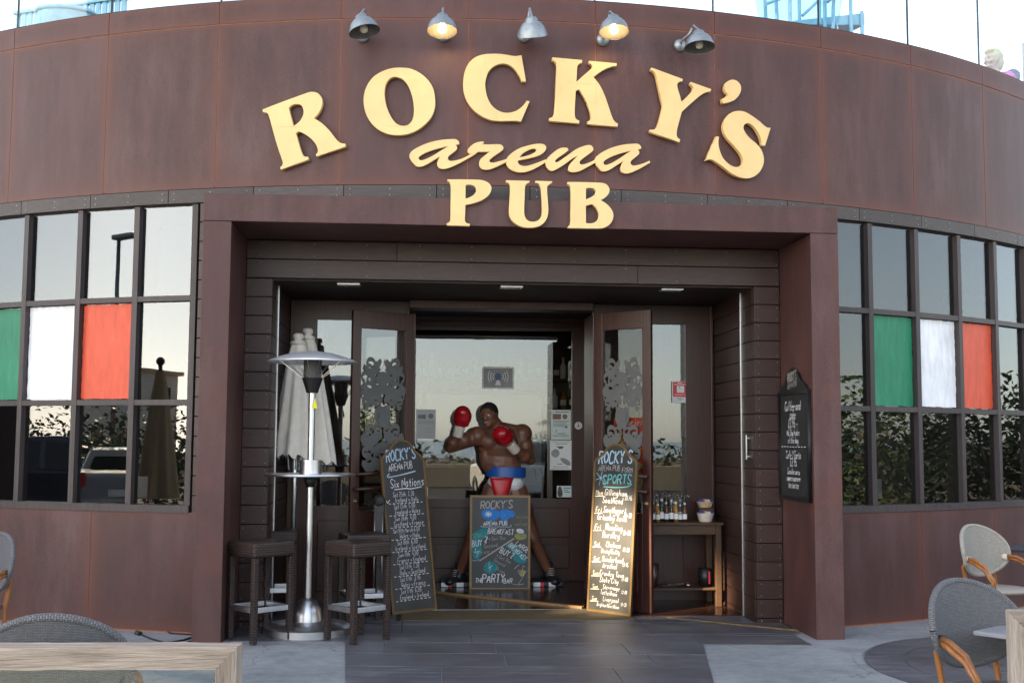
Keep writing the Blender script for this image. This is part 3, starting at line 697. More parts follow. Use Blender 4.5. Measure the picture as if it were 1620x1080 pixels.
# ================================================================== lettering
def parse(t): return [tuple(float(x) for x in q.split(',')) for q in t.split()]
LET = {
'R': ((410, 140, 140 / 1080), "45,258,1 590,55 650,45 710,60 755,110 768,170 755,235 720,300 665,365,1 760,425 850,510 915,595 965,650 1005,672 1048,678,1 1052,708,1 700,828,1 696,800,1 716,775 714,730 680,660 610,590 540,545 480,522,1 445,545,1 480,670 510,770 535,820 565,835 592,835,1 600,865,1 265,988,1 258,960,1 285,935 290,900 275,850 250,780 200,620 150,440 122,340 100,300 75,292 45,285,1",
      "358,238,1 400,202 460,188 515,205 542,260 540,320 505,390 460,435 415,462,1 390,370 368,285"),
'O': ((565, 95, 140 / 1080), "540,97 650,110 760,160 860,245 925,350 948,470 945,580 905,690 830,780 720,860 600,905 480,915 370,898 250,840 160,750 105,640 82,520 88,420 125,310 200,210 300,145 420,105",
      "465,203 400,225 350,290 330,390 340,500 370,610 420,710 480,780 550,805 620,795 670,745 692,670 695,580 680,470 650,370 610,290 550,230"),
'C': ((720, 75, 140 / 1080), "808,98,1 862,415,1 818,415,1 780,340 720,255 650,208 570,198 480,225 410,290 372,390 365,470 385,590 430,690 500,760 590,798 680,798 760,770 820,725 875,655,1 905,660,1 803,905,1 740,895 640,895 540,897 440,885 330,840 220,755 145,650 110,550 100,450 115,320 160,210 240,130 340,92 450,82 560,85 650,98 730,110"),
'K': ((860, 80, 140 / 1080), "110,87,1 468,120,1 466,150,1 430,165 410,200 403,290 398,390,1 470,325 550,255 590,215 595,185 580,165 555,158,1 558,130,1 890,160,1 888,188,1 800,205 700,255 605,328,1 680,420 740,540 790,680 830,800 860,860 905,895,1 900,928,1 540,895,1 543,865,1 570,850 580,800 565,730 520,610 480,540 432,470,1 393,490,1 383,620 378,760 385,820 405,845 434,858,1 432,888,1 70,855,1 73,828,1 110,810 130,770 145,600 152,400 160,230 160,170 145,140 108,120,1"),
'Y': ((1015, 95, 140 / 1080), "125,97,1 502,235,1 497,260,1 455,268 435,300 440,350 465,430 487,515,1 560,450 620,385 635,350 620,315 598,298,1 605,272,1 848,358,1 840,385,1 790,392 720,430 630,505 490,632,1 460,740 432,850 428,920 440,950 470,970,1 462,1002,1 105,875,1 110,852,1 165,848 190,820 220,740 265,555,1 230,410 200,270 180,185 160,150 118,122,1"),
"'": ((1100, 120, 140 / 889), "335,185,1 305,155 298,110 320,65 370,42 420,55 455,100 457,150 430,205 380,250 280,275,1 268,235,1 310,212"),
'S': ((1100, 120, 140 / 889), "755,525,1 700,703,1 670,695,1 665,640 640,580 600,520 545,478 505,480 483,515 495,560 540,620 620,690 665,750 688,830 680,900 640,970 580,1015 510,1028 440,1015 370,980 290,920 220,870 165,840 105,850,1 215,610,1 237,615,1 232,680 245,750 280,830 340,890 400,917 450,910 480,880 480,830 450,770 390,700 320,620 288,550 285,490 310,430 360,375 430,355 500,365 570,405 640,455 710,515"),
}
A1 = "600,85 660,88 695,120 695,147,1 650,155,1 672,190 665,215 610,262 562,300 553,335 580,362 640,360 720,340 800,305 870,260,1 935,245,1 900,275 800,335 680,400 560,450 490,462 440,445 420,405 435,345 470,295,1 380,345 290,400 220,430 160,430 110,385 70,325 68,280 100,235 200,175 330,125 470,95"
A1H = "580,165,1 450,195 330,230 230,275 180,315 190,350 230,355 310,325 400,275 480,225"
def a2(t, tail=False):
    out = []
    for p in parse(t):
        if tail and p[:2] in ((800, 305), (900, 275)): continue
        q = (3138, 362) if p[:2] == (870, 260) else (3145, 386) if p[:2] == (935, 245) else (2445 + (p[0] - 68) * .93, p[1] + 59)
        out.append(','.join(str(x) for x in q + p[2:]))
    return ' '.join(out)
K2 = (640, 210, 200 / 1620)
ARENA = [(A1, A1H), ("1010,115,1 1015,130,1 985,152,1 1100,152 1220,152 1258,175 1262,210 1210,255 1130,310 1085,355 1095,380 1140,385 1210,370 1320,335,1 1310,370,1 1200,425 1100,465 1030,472 980,450 958,405 970,350 1010,310 1060,270 1112,240,1 940,243,1 850,268 812,245 815,215 860,165 920,130",),
    ("1305,370 1320,320 1380,260 1480,200 1600,163 1700,145 1780,150 1812,185 1800,230 1740,280 1640,315 1455,352,1 1452,385 1480,415 1540,430 1620,415 1720,380 1810,345,1 1815,372,1 1720,430 1620,480 1520,505 1430,500 1350,460 1310,410", "1470,318,1 1520,260 1600,215 1660,202 1690,215 1675,250 1610,285 1540,306"),
    ("2090,200,1 2098,220,1 2060,255 1980,310 1930,355 1935,380 1975,372 2080,300 2200,215 2310,170 2380,162 2412,190 2415,225 2390,250 2310,310 2250,360 2242,395 2270,410 2330,400 2440,350,1 2445,380,1 2340,440 2240,490 2160,505 2110,490 2103,450 2125,400 2180,340 2230,290,1 2150,330 2040,410 1930,475 1890,488 1850,470 1815,420 1812,370 1840,320 1930,240 2000,200 2050,193",),
    (a2(A1, True), a2(A1H))]
KP = (700, 275, 140 / 1592)
PUB = [("95,105,1 640,110 740,125 830,170 875,240 868,310 820,390 720,465 580,520 410,555,1 405,700 400,830 420,880 487,898,1 487,935,1 80,920,1 82,890,1 125,870 145,820 150,600 155,300 150,190 130,150 95,130,1", "412,205,1 490,192 570,215 610,270 600,330 540,400 410,450,1"),
    ("1150,120,1 1565,130,1 1560,155,1 1500,190 1482,240 1475,400 1468,600 1470,720 1500,810 1560,855 1640,865 1720,840 1780,770 1795,680 1790,480 1780,300 1760,215 1730,175 1675,160,1 1678,130,1 1970,138,1 1965,165,1 1905,200 1880,250 1885,400 1898,550 1900,700 1870,810 1800,900 1700,950 1560,965 1420,945 1300,880 1225,790 1202,700 1215,450 1222,250 1205,180 1150,150,1",),
    tuple(' '.join(','.join(str(x) for x in (p[0] + 1592,) + p[1:]) for p in parse(t)) for t in ("662,152,1 1260,165 1350,190 1405,260 1405,330 1360,400 1240,475,1 1340,530 1430,620 1478,720 1465,830 1400,920 1310,965 1220,978 665,968,1 680,940 712,900 718,700 722,450 718,250 705,210 662,180,1", "985,262,1 1060,250 1130,260 1168,310 1150,370 1090,420 985,465,1", "985,572,1 1095,540,1 1160,590 1210,670 1225,740 1200,830 1130,885 1050,895 985,885,1"))]
def letter(loops, K, where, parent, off, depth=.045):
    polys = [[(K[0] + x * K[2], K[1] + y * K[2]) for x, y in smooth_path(parse(t))] for t in loops]
    if where == 'wall':
        q = [[(lambda a: (a[0] * RAD, a[1]))(oncyl(u, v, RAD + off + depth)) for u, v in lp] for lp in polys]
    else: q = [[fd(u, v, -off - depth) for u, v in lp] for lp in polys]
    me = flat_shape(q, depth - .004, .002); me.name = 'letter'
    for v in me.vertices:
        e = off + depth / 2 + v.co.z
        if where == 'wall': a = v.co.x / RAD; v.co = Vector((CX + (RAD + e) * sin(a), CY - (RAD + e) * cos(a), v.co.y))
        else: v.co = F(v.co.x, -e, v.co.y)
    me.update(); return link('letter', me, 'letter_cream', parent)
rs = root('sign_lettering', CYL(2, 4.4, RAD), "arched row of large cream serif letters reading ROCKY'S on the fascia", 'sign')
for ch in "ROCKY'S": letter(LET[ch][1:], LET[ch][0], 'wall', rs, .012)
ra = root('sign_lettering', CYL(2, 4.0, RAD), 'cream flowing script letters reading arena between the two rows of capitals', 'sign')
for i, lp in enumerate(ARENA): letter(lp, K2, 'wall', ra, .010 + .0013 * (i % 2), .034)
rp = root('sign_lettering', F(2.6, 0, 3.5), 'cream serif capitals reading PUB mounted on the portal lintel', 'sign')
for lp in PUB: letter(lp, KP, 'porch', rp, .012)

# ================================================================== gooseneck lamps over the sign
def lamp(base, top, shade, tilt, nod, lit, label):
    ab, zb = oncyl(*base); B = CYL(math.degrees(ab), zb); nrm = Vector((sin(ab), -cos(ab), 0)); side = Vector((cos(ab), sin(ab), 0))
    o = root('wall_lamp', B, label, 'lamp', 'gooseneck lamps over the sign')
    T = Matrix.Translation(B) @ nrm.to_track_quat('Z', 'Y').to_matrix().to_4x4()
    MB().lathe([(.0, .0), (.058, .0), (.056, .018), (.044, .034), (.02, .042), (.0, .043)], 24, T, False).build('wall_rose', 'galvanised', o, True)
    r = ray(*shade); t = ((B + nrm * .27) - EYEV).dot(nrm) / r.dot(nrm); S = EYEV + r * t            # top of the shade
    r = ray(*top); t = ((B + nrm * .17) - EYEV).dot(nrm) / r.dot(nrm); A = EYEV + r * t
    P = [B + nrm * .035, B + nrm * .07 + Vector((0, 0, .03)), B.lerp(A, .55) + nrm * .035 - Vector((0, 0, .01)), A - nrm * .03 - Vector((0, 0, .012)), A, A + (S - A) * .35 + Vector((0, 0, .006)), S + Vector((0, 0, .02)), S]
    Q = []
    for i in range(len(P) - 1):
        for k in range(4):
            p0, p1, p2, p3 = P[max(i - 1, 0)], P[i], P[i + 1], P[min(i + 2, len(P) - 1)]; t = k / 4
            Q.append(.5 * ((2 * p1) + (p2 - p0) * t + (2 * p0 - 5 * p1 + 4 * p2 - p3) * t * t + (3 * p1 - p0 - 3 * p2 + p3) * t**3))
    MB().tube(Q + [P[-1]], .0095, 8).build('gooseneck', 'galvanised', o, True)
    R = Matrix.Translation(S) @ Matrix.Rotation(tilt, 4, Vector((0, -1, 0))) @ Matrix.Rotation(nod, 4, Vector((1, 0, 0)))
    prof = [(.0, .012), (.03, .012), (.046, .0), (.052, -.022), (.075, -.038), (.10, -.066), (.117, -.102), (.126, -.135), (.128, -.141)]
    MB().lathe(prof, 32, R, False).build('shade', 'galvanised', o, True)
    MB().lathe([(r_ - .004, z - .003) for r_, z in prof[1:-1]] + [(.124, -.140)], 32, R, False).build('shade_lining', 'dull_inside', o, True)
    MB().lathe([(.0, -.05), (.016, -.052), (.018, -.075), (.03, -.098), (.034, -.118), (.026, -.142), (.0, -.152)], 16, R, False).build('bulb', 'lit_bulb' if lit else 'bulb', o, True)
rad = math.radians
lamp((574, 58), (576, 16), (571, 26), rad(14), rad(-6), False, 'grey gooseneck lamp with unlit bulb at the left end of the row')
lamp((702, 57), (701, 14), (700, 25), rad(0), rad(-9), True, "grey gooseneck lamp with glowing bulb above the O of ROCKY'S")
lamp((829, 58), (838, 14), (841, 29), rad(4), rad(26), False, 'grey gooseneck lamp tipped forward in the middle of the row')
lamp((953, 64), (965, 19), (970, 27), rad(2), rad(-10), True, "grey gooseneck lamp with glowing bulb above the K of ROCKY'S")
lamp((1075, 73), (1097, 41), (1105, 51), rad(2), rad(-8), False, 'grey gooseneck lamp with unlit bulb at the right end of the row')

# ================================================================== chalk handwriting
FONT = dict(A='022842 1434', B='0208 0828373625 0525344332 3202', C='4738180603123243', D='0208 082846443202', E='48080242 0535', F='480802 0535', G='47381806031232444535', H='0208 4248 0545', I='2228', J='3833221203', K='0208 480542', L='080242', M='0208254842', N='02084248', O='28060422444628',
    P='0208 083847463505', Q='28060422444628 3342', R='0208 083847463505 2542', S='47281807153443321203', T='0848 2822', U='080312324348', V='082248', W='0812253248', X='0842 4802', Y='082548 2522', Z='08480242',
    a='35150403122234 3532', b='0802 04153534332212', c='35150403122233', d='35150403122234 3832', e='043435150403122232', f='48382722 1535', g='35150403122234 35312000', h='0802 0415353432', i='2522 2726', j='25211000 2726', k='0802 350432', l='2822', m='0502 041524 2422 24354442', n='0502 0415353432', o='150403122233342515',
    p='0500 04153534332212', q='35150403122234 3530', r='0502 04152535', s='35150514332202', t='17131222 0525', u='0503122234 3532', v='052245', w='0512243245', x='0532 3502', y='0503122234 35312000', z='05350232')
FONT.update({'0': '180603122233362818', '1': '172822', '2': '07182837360232', '3': '0718283735253533221203', '4': '280444 3632', '5': '38080515253433221203', '6': '3818060312223334251504', '7': '083812', '8': '281807163534332212030415363728', '9': '37281807061525353722',
    '£': '472817130242 0525', '.': '2223', '-': '1434', "'": '2827', ':': '2423 2625', '/': '0248', '*': '2426 1535 1436 1634', ',': '2311', '_': '0242'})
class Ink:
    def __init__(s, T, w, h): s.T, s.w, s.h = T, w, h; s.m = {}; s.n = 0
    def mb(s, mat): return s.m.setdefault(mat, MB())
    def stroke(s, pts, wd, mat, closed=False):
        s.n += 1; e = -.0006 - .00002 * (s.n % 60); P = [Vector(p) for p in pts]
        if len(P) > 2:
            Q = [P[0]]
            for a, b in zip(P, P[1:]): Q += [a.lerp(b, .25), a.lerp(b, .75)]
            P = Q + [P[-1]]
        n = len(P); L_, R_ = [], []
        for i, p in enumerate(P):
            t = (P[min(i + 1, n - 1)] - P[max(i - 1, 0)]); t = t.normalized() if t.length > 1e-9 else Vector((1, 0)); nn = Vector((-t.y, t.x)) * wd / 2 * random.uniform(.8, 1.1); L_.append(p + nn); R_.append(p - nn)
        s.mb(mat).add([s.T @ Vector((q.x, e, q.y)) for q in L_ + R_], [(i, i + 1, n + i + 1, n + i) for i in range(n - 1)])
    def text(s, t, x, y, size, mat='chalk_white', ang=0, wd=None, squeeze=.62, slant=.12, bold=1, align=0):
        adv = size * squeeze; widths = [(.55 if c in "iIl1.'," else .45 if c == ' ' else .75 if c == 't' else 1.0) * adv for c in t]
        tot = sum(widths); px = -tot / 2 if align == 0 else 0; wd = wd or size * .088 * bold; ca, sa = cos(ang), sin(ang)
        for c, w in zip(t, widths):
            for tok in FONT.get(c, '').split():
                pts = []
                for i in range(0, len(tok) - 1, 2):
                    gx, gy = int(tok[i]) / 4, (int(tok[i + 1]) - 2) / 6
                    lx = px + gx * adv * .74 + (-.28 * adv if c in "iIl1.'," else 0) + gy * size * slant + random.uniform(-1, 1) * size * .02; ly = gy * size + random.uniform(-1, 1) * size * .02
                    pts.append((x + lx * ca - ly * sa, y + lx * sa + ly * ca))
                if len(pts) > 1: s.stroke(pts, wd, mat)
            px += w
    def patch(s, pts, mat):
        e = -.0004; P = [Vector(p) for p in smooth_path(pts, True, 4)]; c = sum(P, Vector((0, 0))) / len(P)
        s.mb(mat).add([s.T @ Vector((q.x, e, q.y)) for q in [c] + P], [(0, i + 1, (i + 1) % len(P) + 1) for i in range(len(P))])
    def build(s, o, name='chalk_lettering'):
        for mat, mb in s.m.items(): mb.build(name, mat, o)
def frameT(bl, br, lean):
    """board standing on bl..br (porch coords), leaning back by `lean` metres per metre; local x along, y = into the board, z up the board"""
    a, b = F(*bl), F(*br); t = b - a; w = t.length; t.normalize(); n = Vector((t.y, -t.x, 0))
    if n.y > 0: n = -n
    up = (Vector((0, 0, 1)) - n * lean).normalized(); yv = t.cross(up); yv = -yv if yv.dot(n) > 0 else yv
    return Matrix(((t.x, yv.x, up.x, a.x), (t.y, yv.y, up.y, a.y), (t.z, yv.z, up.z, a.z), (0, 0, 0, 1))), w
def ogee(w, h, sh):           # outline with a domed crest and scooped shoulders
    return [(0, 0, 1), (w, 0, 1), (w, h - sh * .98, 1), (w * .985, h - sh * .80), (w * .90, h - sh * .62), (w * .80, h - sh * .44), (w * .73, h - sh * .22), (w * .62, h - sh * .05), (w * .5, h), (w * .38, h - sh * .05), (w * .27, h - sh * .22), (w * .20, h - sh * .44), (w * .10, h - sh * .62), (w * .015, h - sh * .80), (0, h - sh * .98, 1)]
def panel_mesh(loops, T, y0, y1, name, mat, parent):
    me = flat_shape(loops, y1 - y0); me.name = name
    for v in me.vertices: v.co = T @ Vector((v.co.x, (y0 + y1) / 2 + v.co.z, v.co.y))
    me.update(); return link(name, me, mat, parent)
def inset(lp, d):
    n = len(lp); out = []
    for i in range(n):
        a, b, c = Vector(lp[i - 1]), Vector(lp[i]), Vector(lp[(i + 1) % n]); e0 = (b - a).normalized(); e1 = (c - b).normalized()
        nn = Vector((-e0.y, e0.x)) + Vector((-e1.y, e1.x)); nn = nn / max(nn.length_squared, .4) * 2 * d; out.append(tuple(b + nn))
    return out
def board(bl, br, lean, h, sh, label, frame='gold_frame', fw=.022, ogeed=True):
    T, w = frameT(bl, br, lean); T = Matrix.Translation((0, 0, .02)) @ T
    o = root('chalkboard', T.to_translation(), label, 'chalkboard')
    out = smooth_path(ogee(w, h, sh), True, 4) if ogeed else [(0, 0), (w, 0), (w, h), (0, h)]
    inn = inset(out, fw)
    panel_mesh([inn], T, 0.0, .012, 'writing_surface', 'chalk_board', o)
    panel_mesh([out, inn], T, -.008, .014, 'frame', frame, o)
    return o, T, w
# ---- tall board on the left
o, T, w = board((1.521, 1.415), (1.93, 1.72), .16, 1.60, .22, 'tall black chalkboard listing Six Nations rugby matches, leaning left of the doorway')
for k in (.06, w - .06): MB().tube([T @ Vector((k, .05, 1.1)), T @ Vector((k, .13, .02))], .012, 6).build('strut', 'board_black', o)
ink = Ink(T @ Matrix.Scale(w / .62, 4, (1, 0, 0)), .62, 1.6); X = .31
ink.text("ROCKY'S", X - .01, 1.405, .11, 'chalk_sky', .10, bold=1.5, squeeze=.60); ink.text('ARENA PUB', X - .03, 1.315, .066, 'chalk_white', .10)
ink.stroke([(X - .20, 1.28), (X - .24, 1.25), (X - .20, 1.245), (X, 1.27), (X + .17, 1.30)], .011, 'chalk_sky'); ink.text('Six Nations', X + .05, 1.155, .085, 'chalk_white', .05)
ink.stroke([(X - .15, 1.128), (X + .05, 1.14), (X + .06, 1.128), (X + .24, 1.15)], .008, 'chalk_white')
L_ = [('Sat 25th  2.30', 'Ireland v Italy'), ('Sat 25th  5.00', 'England v Wales'), ('Sun 26th  4.00', 'Scotland v France'), ('Sat 10th March 6.00', 'Wales v Italy'), ('Sat 10th  6.00', 'Ireland v Scotland'), ('Sun 11th  4.00', 'France v England'), ('Sat 17th  1.30', 'Italy v Scotland'), ('Sat 17th  3.45', 'Wales v France'), ('Sat 17th  6.00', 'England v Ireland')]
for i, (p, q) in enumerate(L_):
    y = 1.065 - i * .111; sz = .043 if len(p) < 16 else .038
    ink.text(p, X - .02, y, sz, 'chalk_white', .03, bold=.95); ink.text(q, X + .02, y - .051, .045, 'chalk_white', .03, bold=.95)
    for k in range(9): ink.stroke([(X - .24 + k * .056, y - .068 + k * .001), (X - .21 + k * .056, y - .067 + k * .001)], .006, 'chalk_white')
ink.stroke([(X - .27, 1.03), (X - .255, 1.0), (X - .225, 1.035)], .009, 'chalk_white'); ink.build(o)
# ---- tall board on the right
o, T, w = board((3.332, 1.60), (3.677, 1.222), .08, 1.56, .2, 'tall black chalkboard listing football fixtures, half in a patch of low sunlight')
for k in (.06, w - .06): MB().tube([T @ Vector((k, .04, 1.1)), T @ Vector((k, .10, .02))], .012, 6).build('strut', 'board_black', o)
ink = Ink(T, w, 1.56); X = w / 2
ink.text("ROCKY'S", X, 1.375, .115, 'chalk_sky', .04, bold=1.5, squeeze=.54); ink.text('ARENA PUB', X - .07, 1.305, .05, 'chalk_grey', .02); ink.text('FORM', X + .14, 1.29, .05, 'chalk_grey', .02)
ink.text('SPORTS', X + .03, 1.185, .085, 'chalk_aqua', .04, bold=1.6, squeeze=.68); ink.stroke([(X - .13, 1.155), (X + .05, 1.15), (X + .17, 1.165), (X + .20, 1.19)], .010, 'chalk_aqua')
for k in range(6): a = k * 1.05 + .3; ink.stroke([(X - .17, 1.235), (X - .17 + .07 * cos(a), 1.235 + .07 * sin(a))], .005, 'chalk_sky')
for d, t1, t2, tm, y in (('Mon', 'Gillingham', 'Southend', '20.45', 1.075), ('Fri', 'Southport', 'Grimsby Town', '20:30', .915), ('Fri', 'Reading', 'Burnley', '21:00', .755), ('Sat', 'Chelsea', 'Birmingham City', '13:30', .60), ('Sat', 'Sunderland', 'Arsenal', '13:15', .465), ('Sun', 'Crawley Town', 'Stoke City', '13:00', .335), ('Sun', 'Stevenage', 'Tottenham', '13:00', .215), ('Sun', 'Liverpool', 'Brighton Hove Albion', '17:30', .105)):
    sz = .058 if y > .7 else .048 if y > .3 else .042; g = sz * 1.22
    ink.text(d, .085, y, sz * .85, 'chalk_cream'); ink.stroke([(.03, y - .012), (.13, y - .006)], .006, 'chalk_cream')
    ink.text(t1, X + .02, y, sz, 'chalk_white', -.02, bold=.85, squeeze=.55); ink.text('v', X + .01, y - g * .5, sz * .6, 'chalk_white'); ink.text(t2, X - .01, y - g, sz if len(t2) < 13 else sz * .8, 'chalk_white', -.02, bold=.85, squeeze=.55 if len(t2) < 13 else .45); ink.text(tm, w - .085, y - g * .5, sz * .75, 'chalk_white', squeeze=.45, bold=.85)
ink.build(o)
# ---- small board in front of the boxer
o, T, w = board((2.299, 3.13), (2.944, 3.11), .04, .995, 0, 'small oak-framed chalkboard offering breakfasts, standing before the boxer statue', 'oak', .024, False)
T = Matrix.Translation((0, 0, .02)) @ T
ink = Ink(T, w, 1.02); s = w / 650.0
def bx(x, y): return ((x - 45) * s, (1040 - y) * s * .975 + .005)
def tx(t, x, y, size, mat, ang=0, **k): p = bx(x, y); ink.text(t, p[0], p[1], size * s, mat, ang, **k)
ink.patch([bx(*p) for p in ((175, 215), (230, 190), (300, 190), (352, 215), (352, 280), (300, 315), (220, 300), (180, 270))], 'chalk_blue'); ink.patch([bx(*p) for p in ((360, 215), (420, 190), (480, 205), (520, 215), (520, 270), (470, 280), (430, 320), (370, 290))], 'chalk_blue')
for k in range(9): a = k * .7; ink.stroke([bx(243, 245), bx(243 + 40 * cos(a), 245 + 34 * sin(a))], 9 * s, 'chalk_white')
for k in range(6): x, y = 392 + (k % 2) * 22, 222 + (k // 2) * 22; ink.stroke([bx(x, y), bx(x + 9, y)], 8 * s, 'chalk_aqua')
tx("ROCKY'S", 338, 182, 82, 'chalk_grey', .05, bold=1.5, squeeze=.66); tx('ARENA PUB', 322, 368, 46, 'chalk_white', .03, bold=1.7, squeeze=.68)
ink.stroke([bx(*p) for p in ((160, 375), (190, 385), (330, 380), (480, 385), (495, 370), (480, 360))], 7 * s, 'chalk_sky')
ink.patch([bx(*p) for p in ((85, 470), (130, 420), (230, 400), (240, 470), (160, 540), (180, 620), (150, 720), (85, 720))], 'chalk_teal'); ink.patch([bx(*p) for p in ((430, 590), (470, 560), (560, 600), (660, 740), (600, 780), (520, 740), (500, 650))], 'chalk_teal')
ink.patch([bx(*p) for p in ((195, 830), (240, 760), (300, 765), (350, 810), (320, 870), (240, 885))], 'chalk_teal')
tx('SMALL', 162, 498, 54, 'chalk_green', .18, bold=1.6); tx('BREAKFAST', 378, 462, 56, 'chalk_white', -.05, bold=1.5, squeeze=.56); tx('BUY', 130, 590, 62, 'chalk_white', .12, bold=1.5); tx('2', 225, 555, 68, 'chalk_white', 0, bold=1.7)
tx('* Get The', 342, 528, 40, 'chalk_grey', .08); tx('Second', 275, 605, 42, 'chalk_grey', .12); tx('Price -', 222, 672, 42, 'chalk_grey', .12); tx('1', 110, 650, 40, 'chalk_white', bold=1.6); tx('2', 130, 708, 40, 'chalk_white', bold=1.6); ink.stroke([bx(95, 662), bx(150, 648)], 8 * s, 'chalk_white')
ink.stroke([bx(150, 752), bx(522, 508)], 14 * s, 'chalk_grey'); ink.stroke([bx(*p) for p in ((78, 735), (90, 755), (150, 735))], 6 * s, 'chalk_sky')
tx('LARGE', 598, 622, 52, 'chalk_white', -.62, bold=1.5); tx('BREAKFAST', 545, 672, 52, 'chalk_white', -.75, bold=1.5, squeeze=.52); tx('BUY 2', 438, 695, 60, 'chalk_white', -.42, bold=1.6); tx('* Get The', 405, 745, 38, 'chalk_grey', -.45); tx('Second', 362, 785, 38, 'chalk_grey', -.5); tx('Price', 372, 872, 38, 'chalk_grey', -.4)
tx('1', 258, 806, 36, 'chalk_white', bold=1.6); tx('2', 268, 858, 36, 'chalk_white', bold=1.6); ink.stroke([bx(245, 832), bx(290, 800)], 8 * s, 'chalk_white')
tx('THE', 152, 985, 46, 'chalk_white', .02, bold=1.7); tx('PARTY', 305, 985, 88, 'chalk_white', .02, bold=1.5, squeeze=.56); tx('BAR', 460, 992, 52, 'chalk_white', .02, bold=1.7)
tx('THIS FOOD', 602, 292, 26, 'chalk_yellow', .02); tx('*', 590, 330, 24, 'chalk_yellow'); tx('PARTY BAR', 595, 370, 26, 'chalk_yellow', .04)
ink.patch([bx(*p) for p in ((530, 470), (600, 440), (660, 480), (620, 520), (550, 515))], 'chalk_yellow'); ink.patch([bx(*p) for p in ((545, 415), (600, 405), (625, 440), (580, 455))], 'chalk_white'); ink.patch([bx(*p) for p in ((565, 465), (640, 455), (640, 485), (575, 488))], 'chalk_sky')
for st in (((565, 855), (600, 930), (655, 855), (565, 855)), ((655, 855), (570, 1005)), ((510, 1000), (570, 1010), (628, 998)), ((610, 850), (622, 795), (642, 815)), ((525, 838), (560, 800), (580, 795))): ink.stroke([bx(*p) for p in st], 6 * s, 'chalk_grey')
ink.patch([bx(*p) for p in ((585, 870), (640, 870), (605, 920))], 'chalk_yellow'); ink.build(o)
# ---- menu board hung on the inner face of the right pier
sP = W_ - PR
def pier(u, v):
    r = ray(u, v); t = (sP - SAX.dot(EYEV - Vector((X0, Y0, 0)))) / SAX.dot(r); p = EYEV + r * t; return DAX.dot(p - Vector((X0, Y0, 0))), p.z
d0, zA = pier(1286, 795); d1, zB = pier(1238, 786); zT = pier(1286, 614)[1]; w = d1 - d0; h = zT - zA
T = Matrix(((-DAX.x, SAX.x, 0, 0), (-DAX.y, SAX.y, 0, 0), (0, 0, 1, 0), (0, 0, 0, 1))); T = Matrix.Translation(F(sP - .022, d1, zA)) @ T      # local x towards the street, y into the pier
o = root('menu_board', F(sP - .02, d1, zA), 'black framed menu board with scrolled crest hung on the right portal pier', 'menu board')
panel_mesh([[(.03, .03), (w - .03, .03), (w - .03, h - .03), (.03, h - .03)]], T, .004, .018, 'writing_surface', 'chalk_board', o)
panel_mesh([[(0, 0), (w, 0), (w, h), (0, h)], [(.035, .035), (w - .035, .035), (w - .035, h - .035), (.035, h - .035)]], T, -.012, .018, 'frame', 'board_black', o)
cst = smooth_path([(.04, 0, 1), (w - .04, 0, 1), (w * .88, .04), (w * .76, .08), (w * .68, .14), (w * .56, .185), (w * .5, .195), (w * .44, .185), (w * .32, .14), (w * .24, .08), (w * .12, .04)], True, 4)
panel_mesh([[(x, y + h + .001) for x, y in cst]], T, -.006, .016, 'crest', 'board_black', o)
ink = Ink(T @ Matrix.Translation((0, .003, 0)), w, h); X = w / 2
for t, y, sz, bo in (('Coffee and', .84, .085, 1), ('cake', .765, .08, 1), ('£2.95 -', .685, .08, 1), ('Ask, Stay 4 cakes', .61, .062, 1), ('of the day', .54, .062, 1), ('Cafe Y Tarta', .40, .07, 1), ('£2.95', .33, .075, 1), ('Consultar con su', .255, .06, 1), ('camarero para ver', .195, .06, 1), ('las tartas', .13, .062, 1)):
    ink.text(t, X - .02, y * h - .02, sz * .92, 'chalk_white', .0, bold=1.25, squeeze=.58 if len(t) < 13 else .42)
for k in range(9): ink.stroke([(.06 + k * .075, .485 * h), (.10 + k * .075, .485 * h)], .006, 'chalk_white')
ink2 = Ink(T @ Matrix.Translation((0, -.0065, 0)), w, h); ink2.text("ROCKY'S", X, h + .085, .075, 'chalk_grey', .1, bold=1.3, squeeze=.5); ink2.text('ARENA PUB', X, h + .025, .05, 'chalk_grey', .1); ink.build(o); ink2.build(o)

# ================================================================== notices on the glass
def notice(px, d, label, cat, mat, T=None):
    (s0, z1), (s1, z0) = fd(px[0], px[1], d), fd(px[2], px[3], d); w, h = s1 - s0, z1 - z0
    T = Matrix.Translation(F(s0, d, z0)) @ Matrix.Rotation(YAW, 4, 'Z')
    o = root('notice', F(s0, d, z0), label, cat); MB().box(0, w, 0, .0015, 0, h, T).build('sheet', mat, o)
    return o, Ink(T, w, h), w, h
DG = DI + .027
def bars(k, w, h, lst, mat='print_ink'):
    for x0, x1, y, th in lst: k.stroke([(x0 * w, y * h), (x1 * w, y * h)], th * h, mat)
o, k, w, h = notice((764, 581, 812, 614), DG, 'grey wireless internet notice with mast symbol on the door glass', 'notice', 'wifi_grey')
k.stroke([(0, .0), (w, 0)], .018, 'paper'); k.stroke([(0, h), (w, h)], .018, 'paper'); k.stroke([(0, 0), (0, h)], .018, 'paper'); k.stroke([(w, 0), (w, h)], .018, 'paper')
for sg in (-1, 1):
    for r in (.17, .25, .33): k.stroke([(w / 2 + sg * r * w * cos(a), .56 * h + r * w * 1.0 * sin(a)) for a in (-.6, -.3, 0, .3, .6)], .009, 'paper')
k.patch([(w * .40, h * .55), (w * .43, h * .68), (w * .5, h * .73), (w * .57, h * .68), (w * .6, h * .55), (w * .56, h * .42), (w * .44, h * .42)], 'print_blue'); k.patch([(w * .46, h * .38, 1), (w * .54, h * .38, 1), (w * .6, h * .14, 1), (w * .4, h * .14, 1)], 'paper')
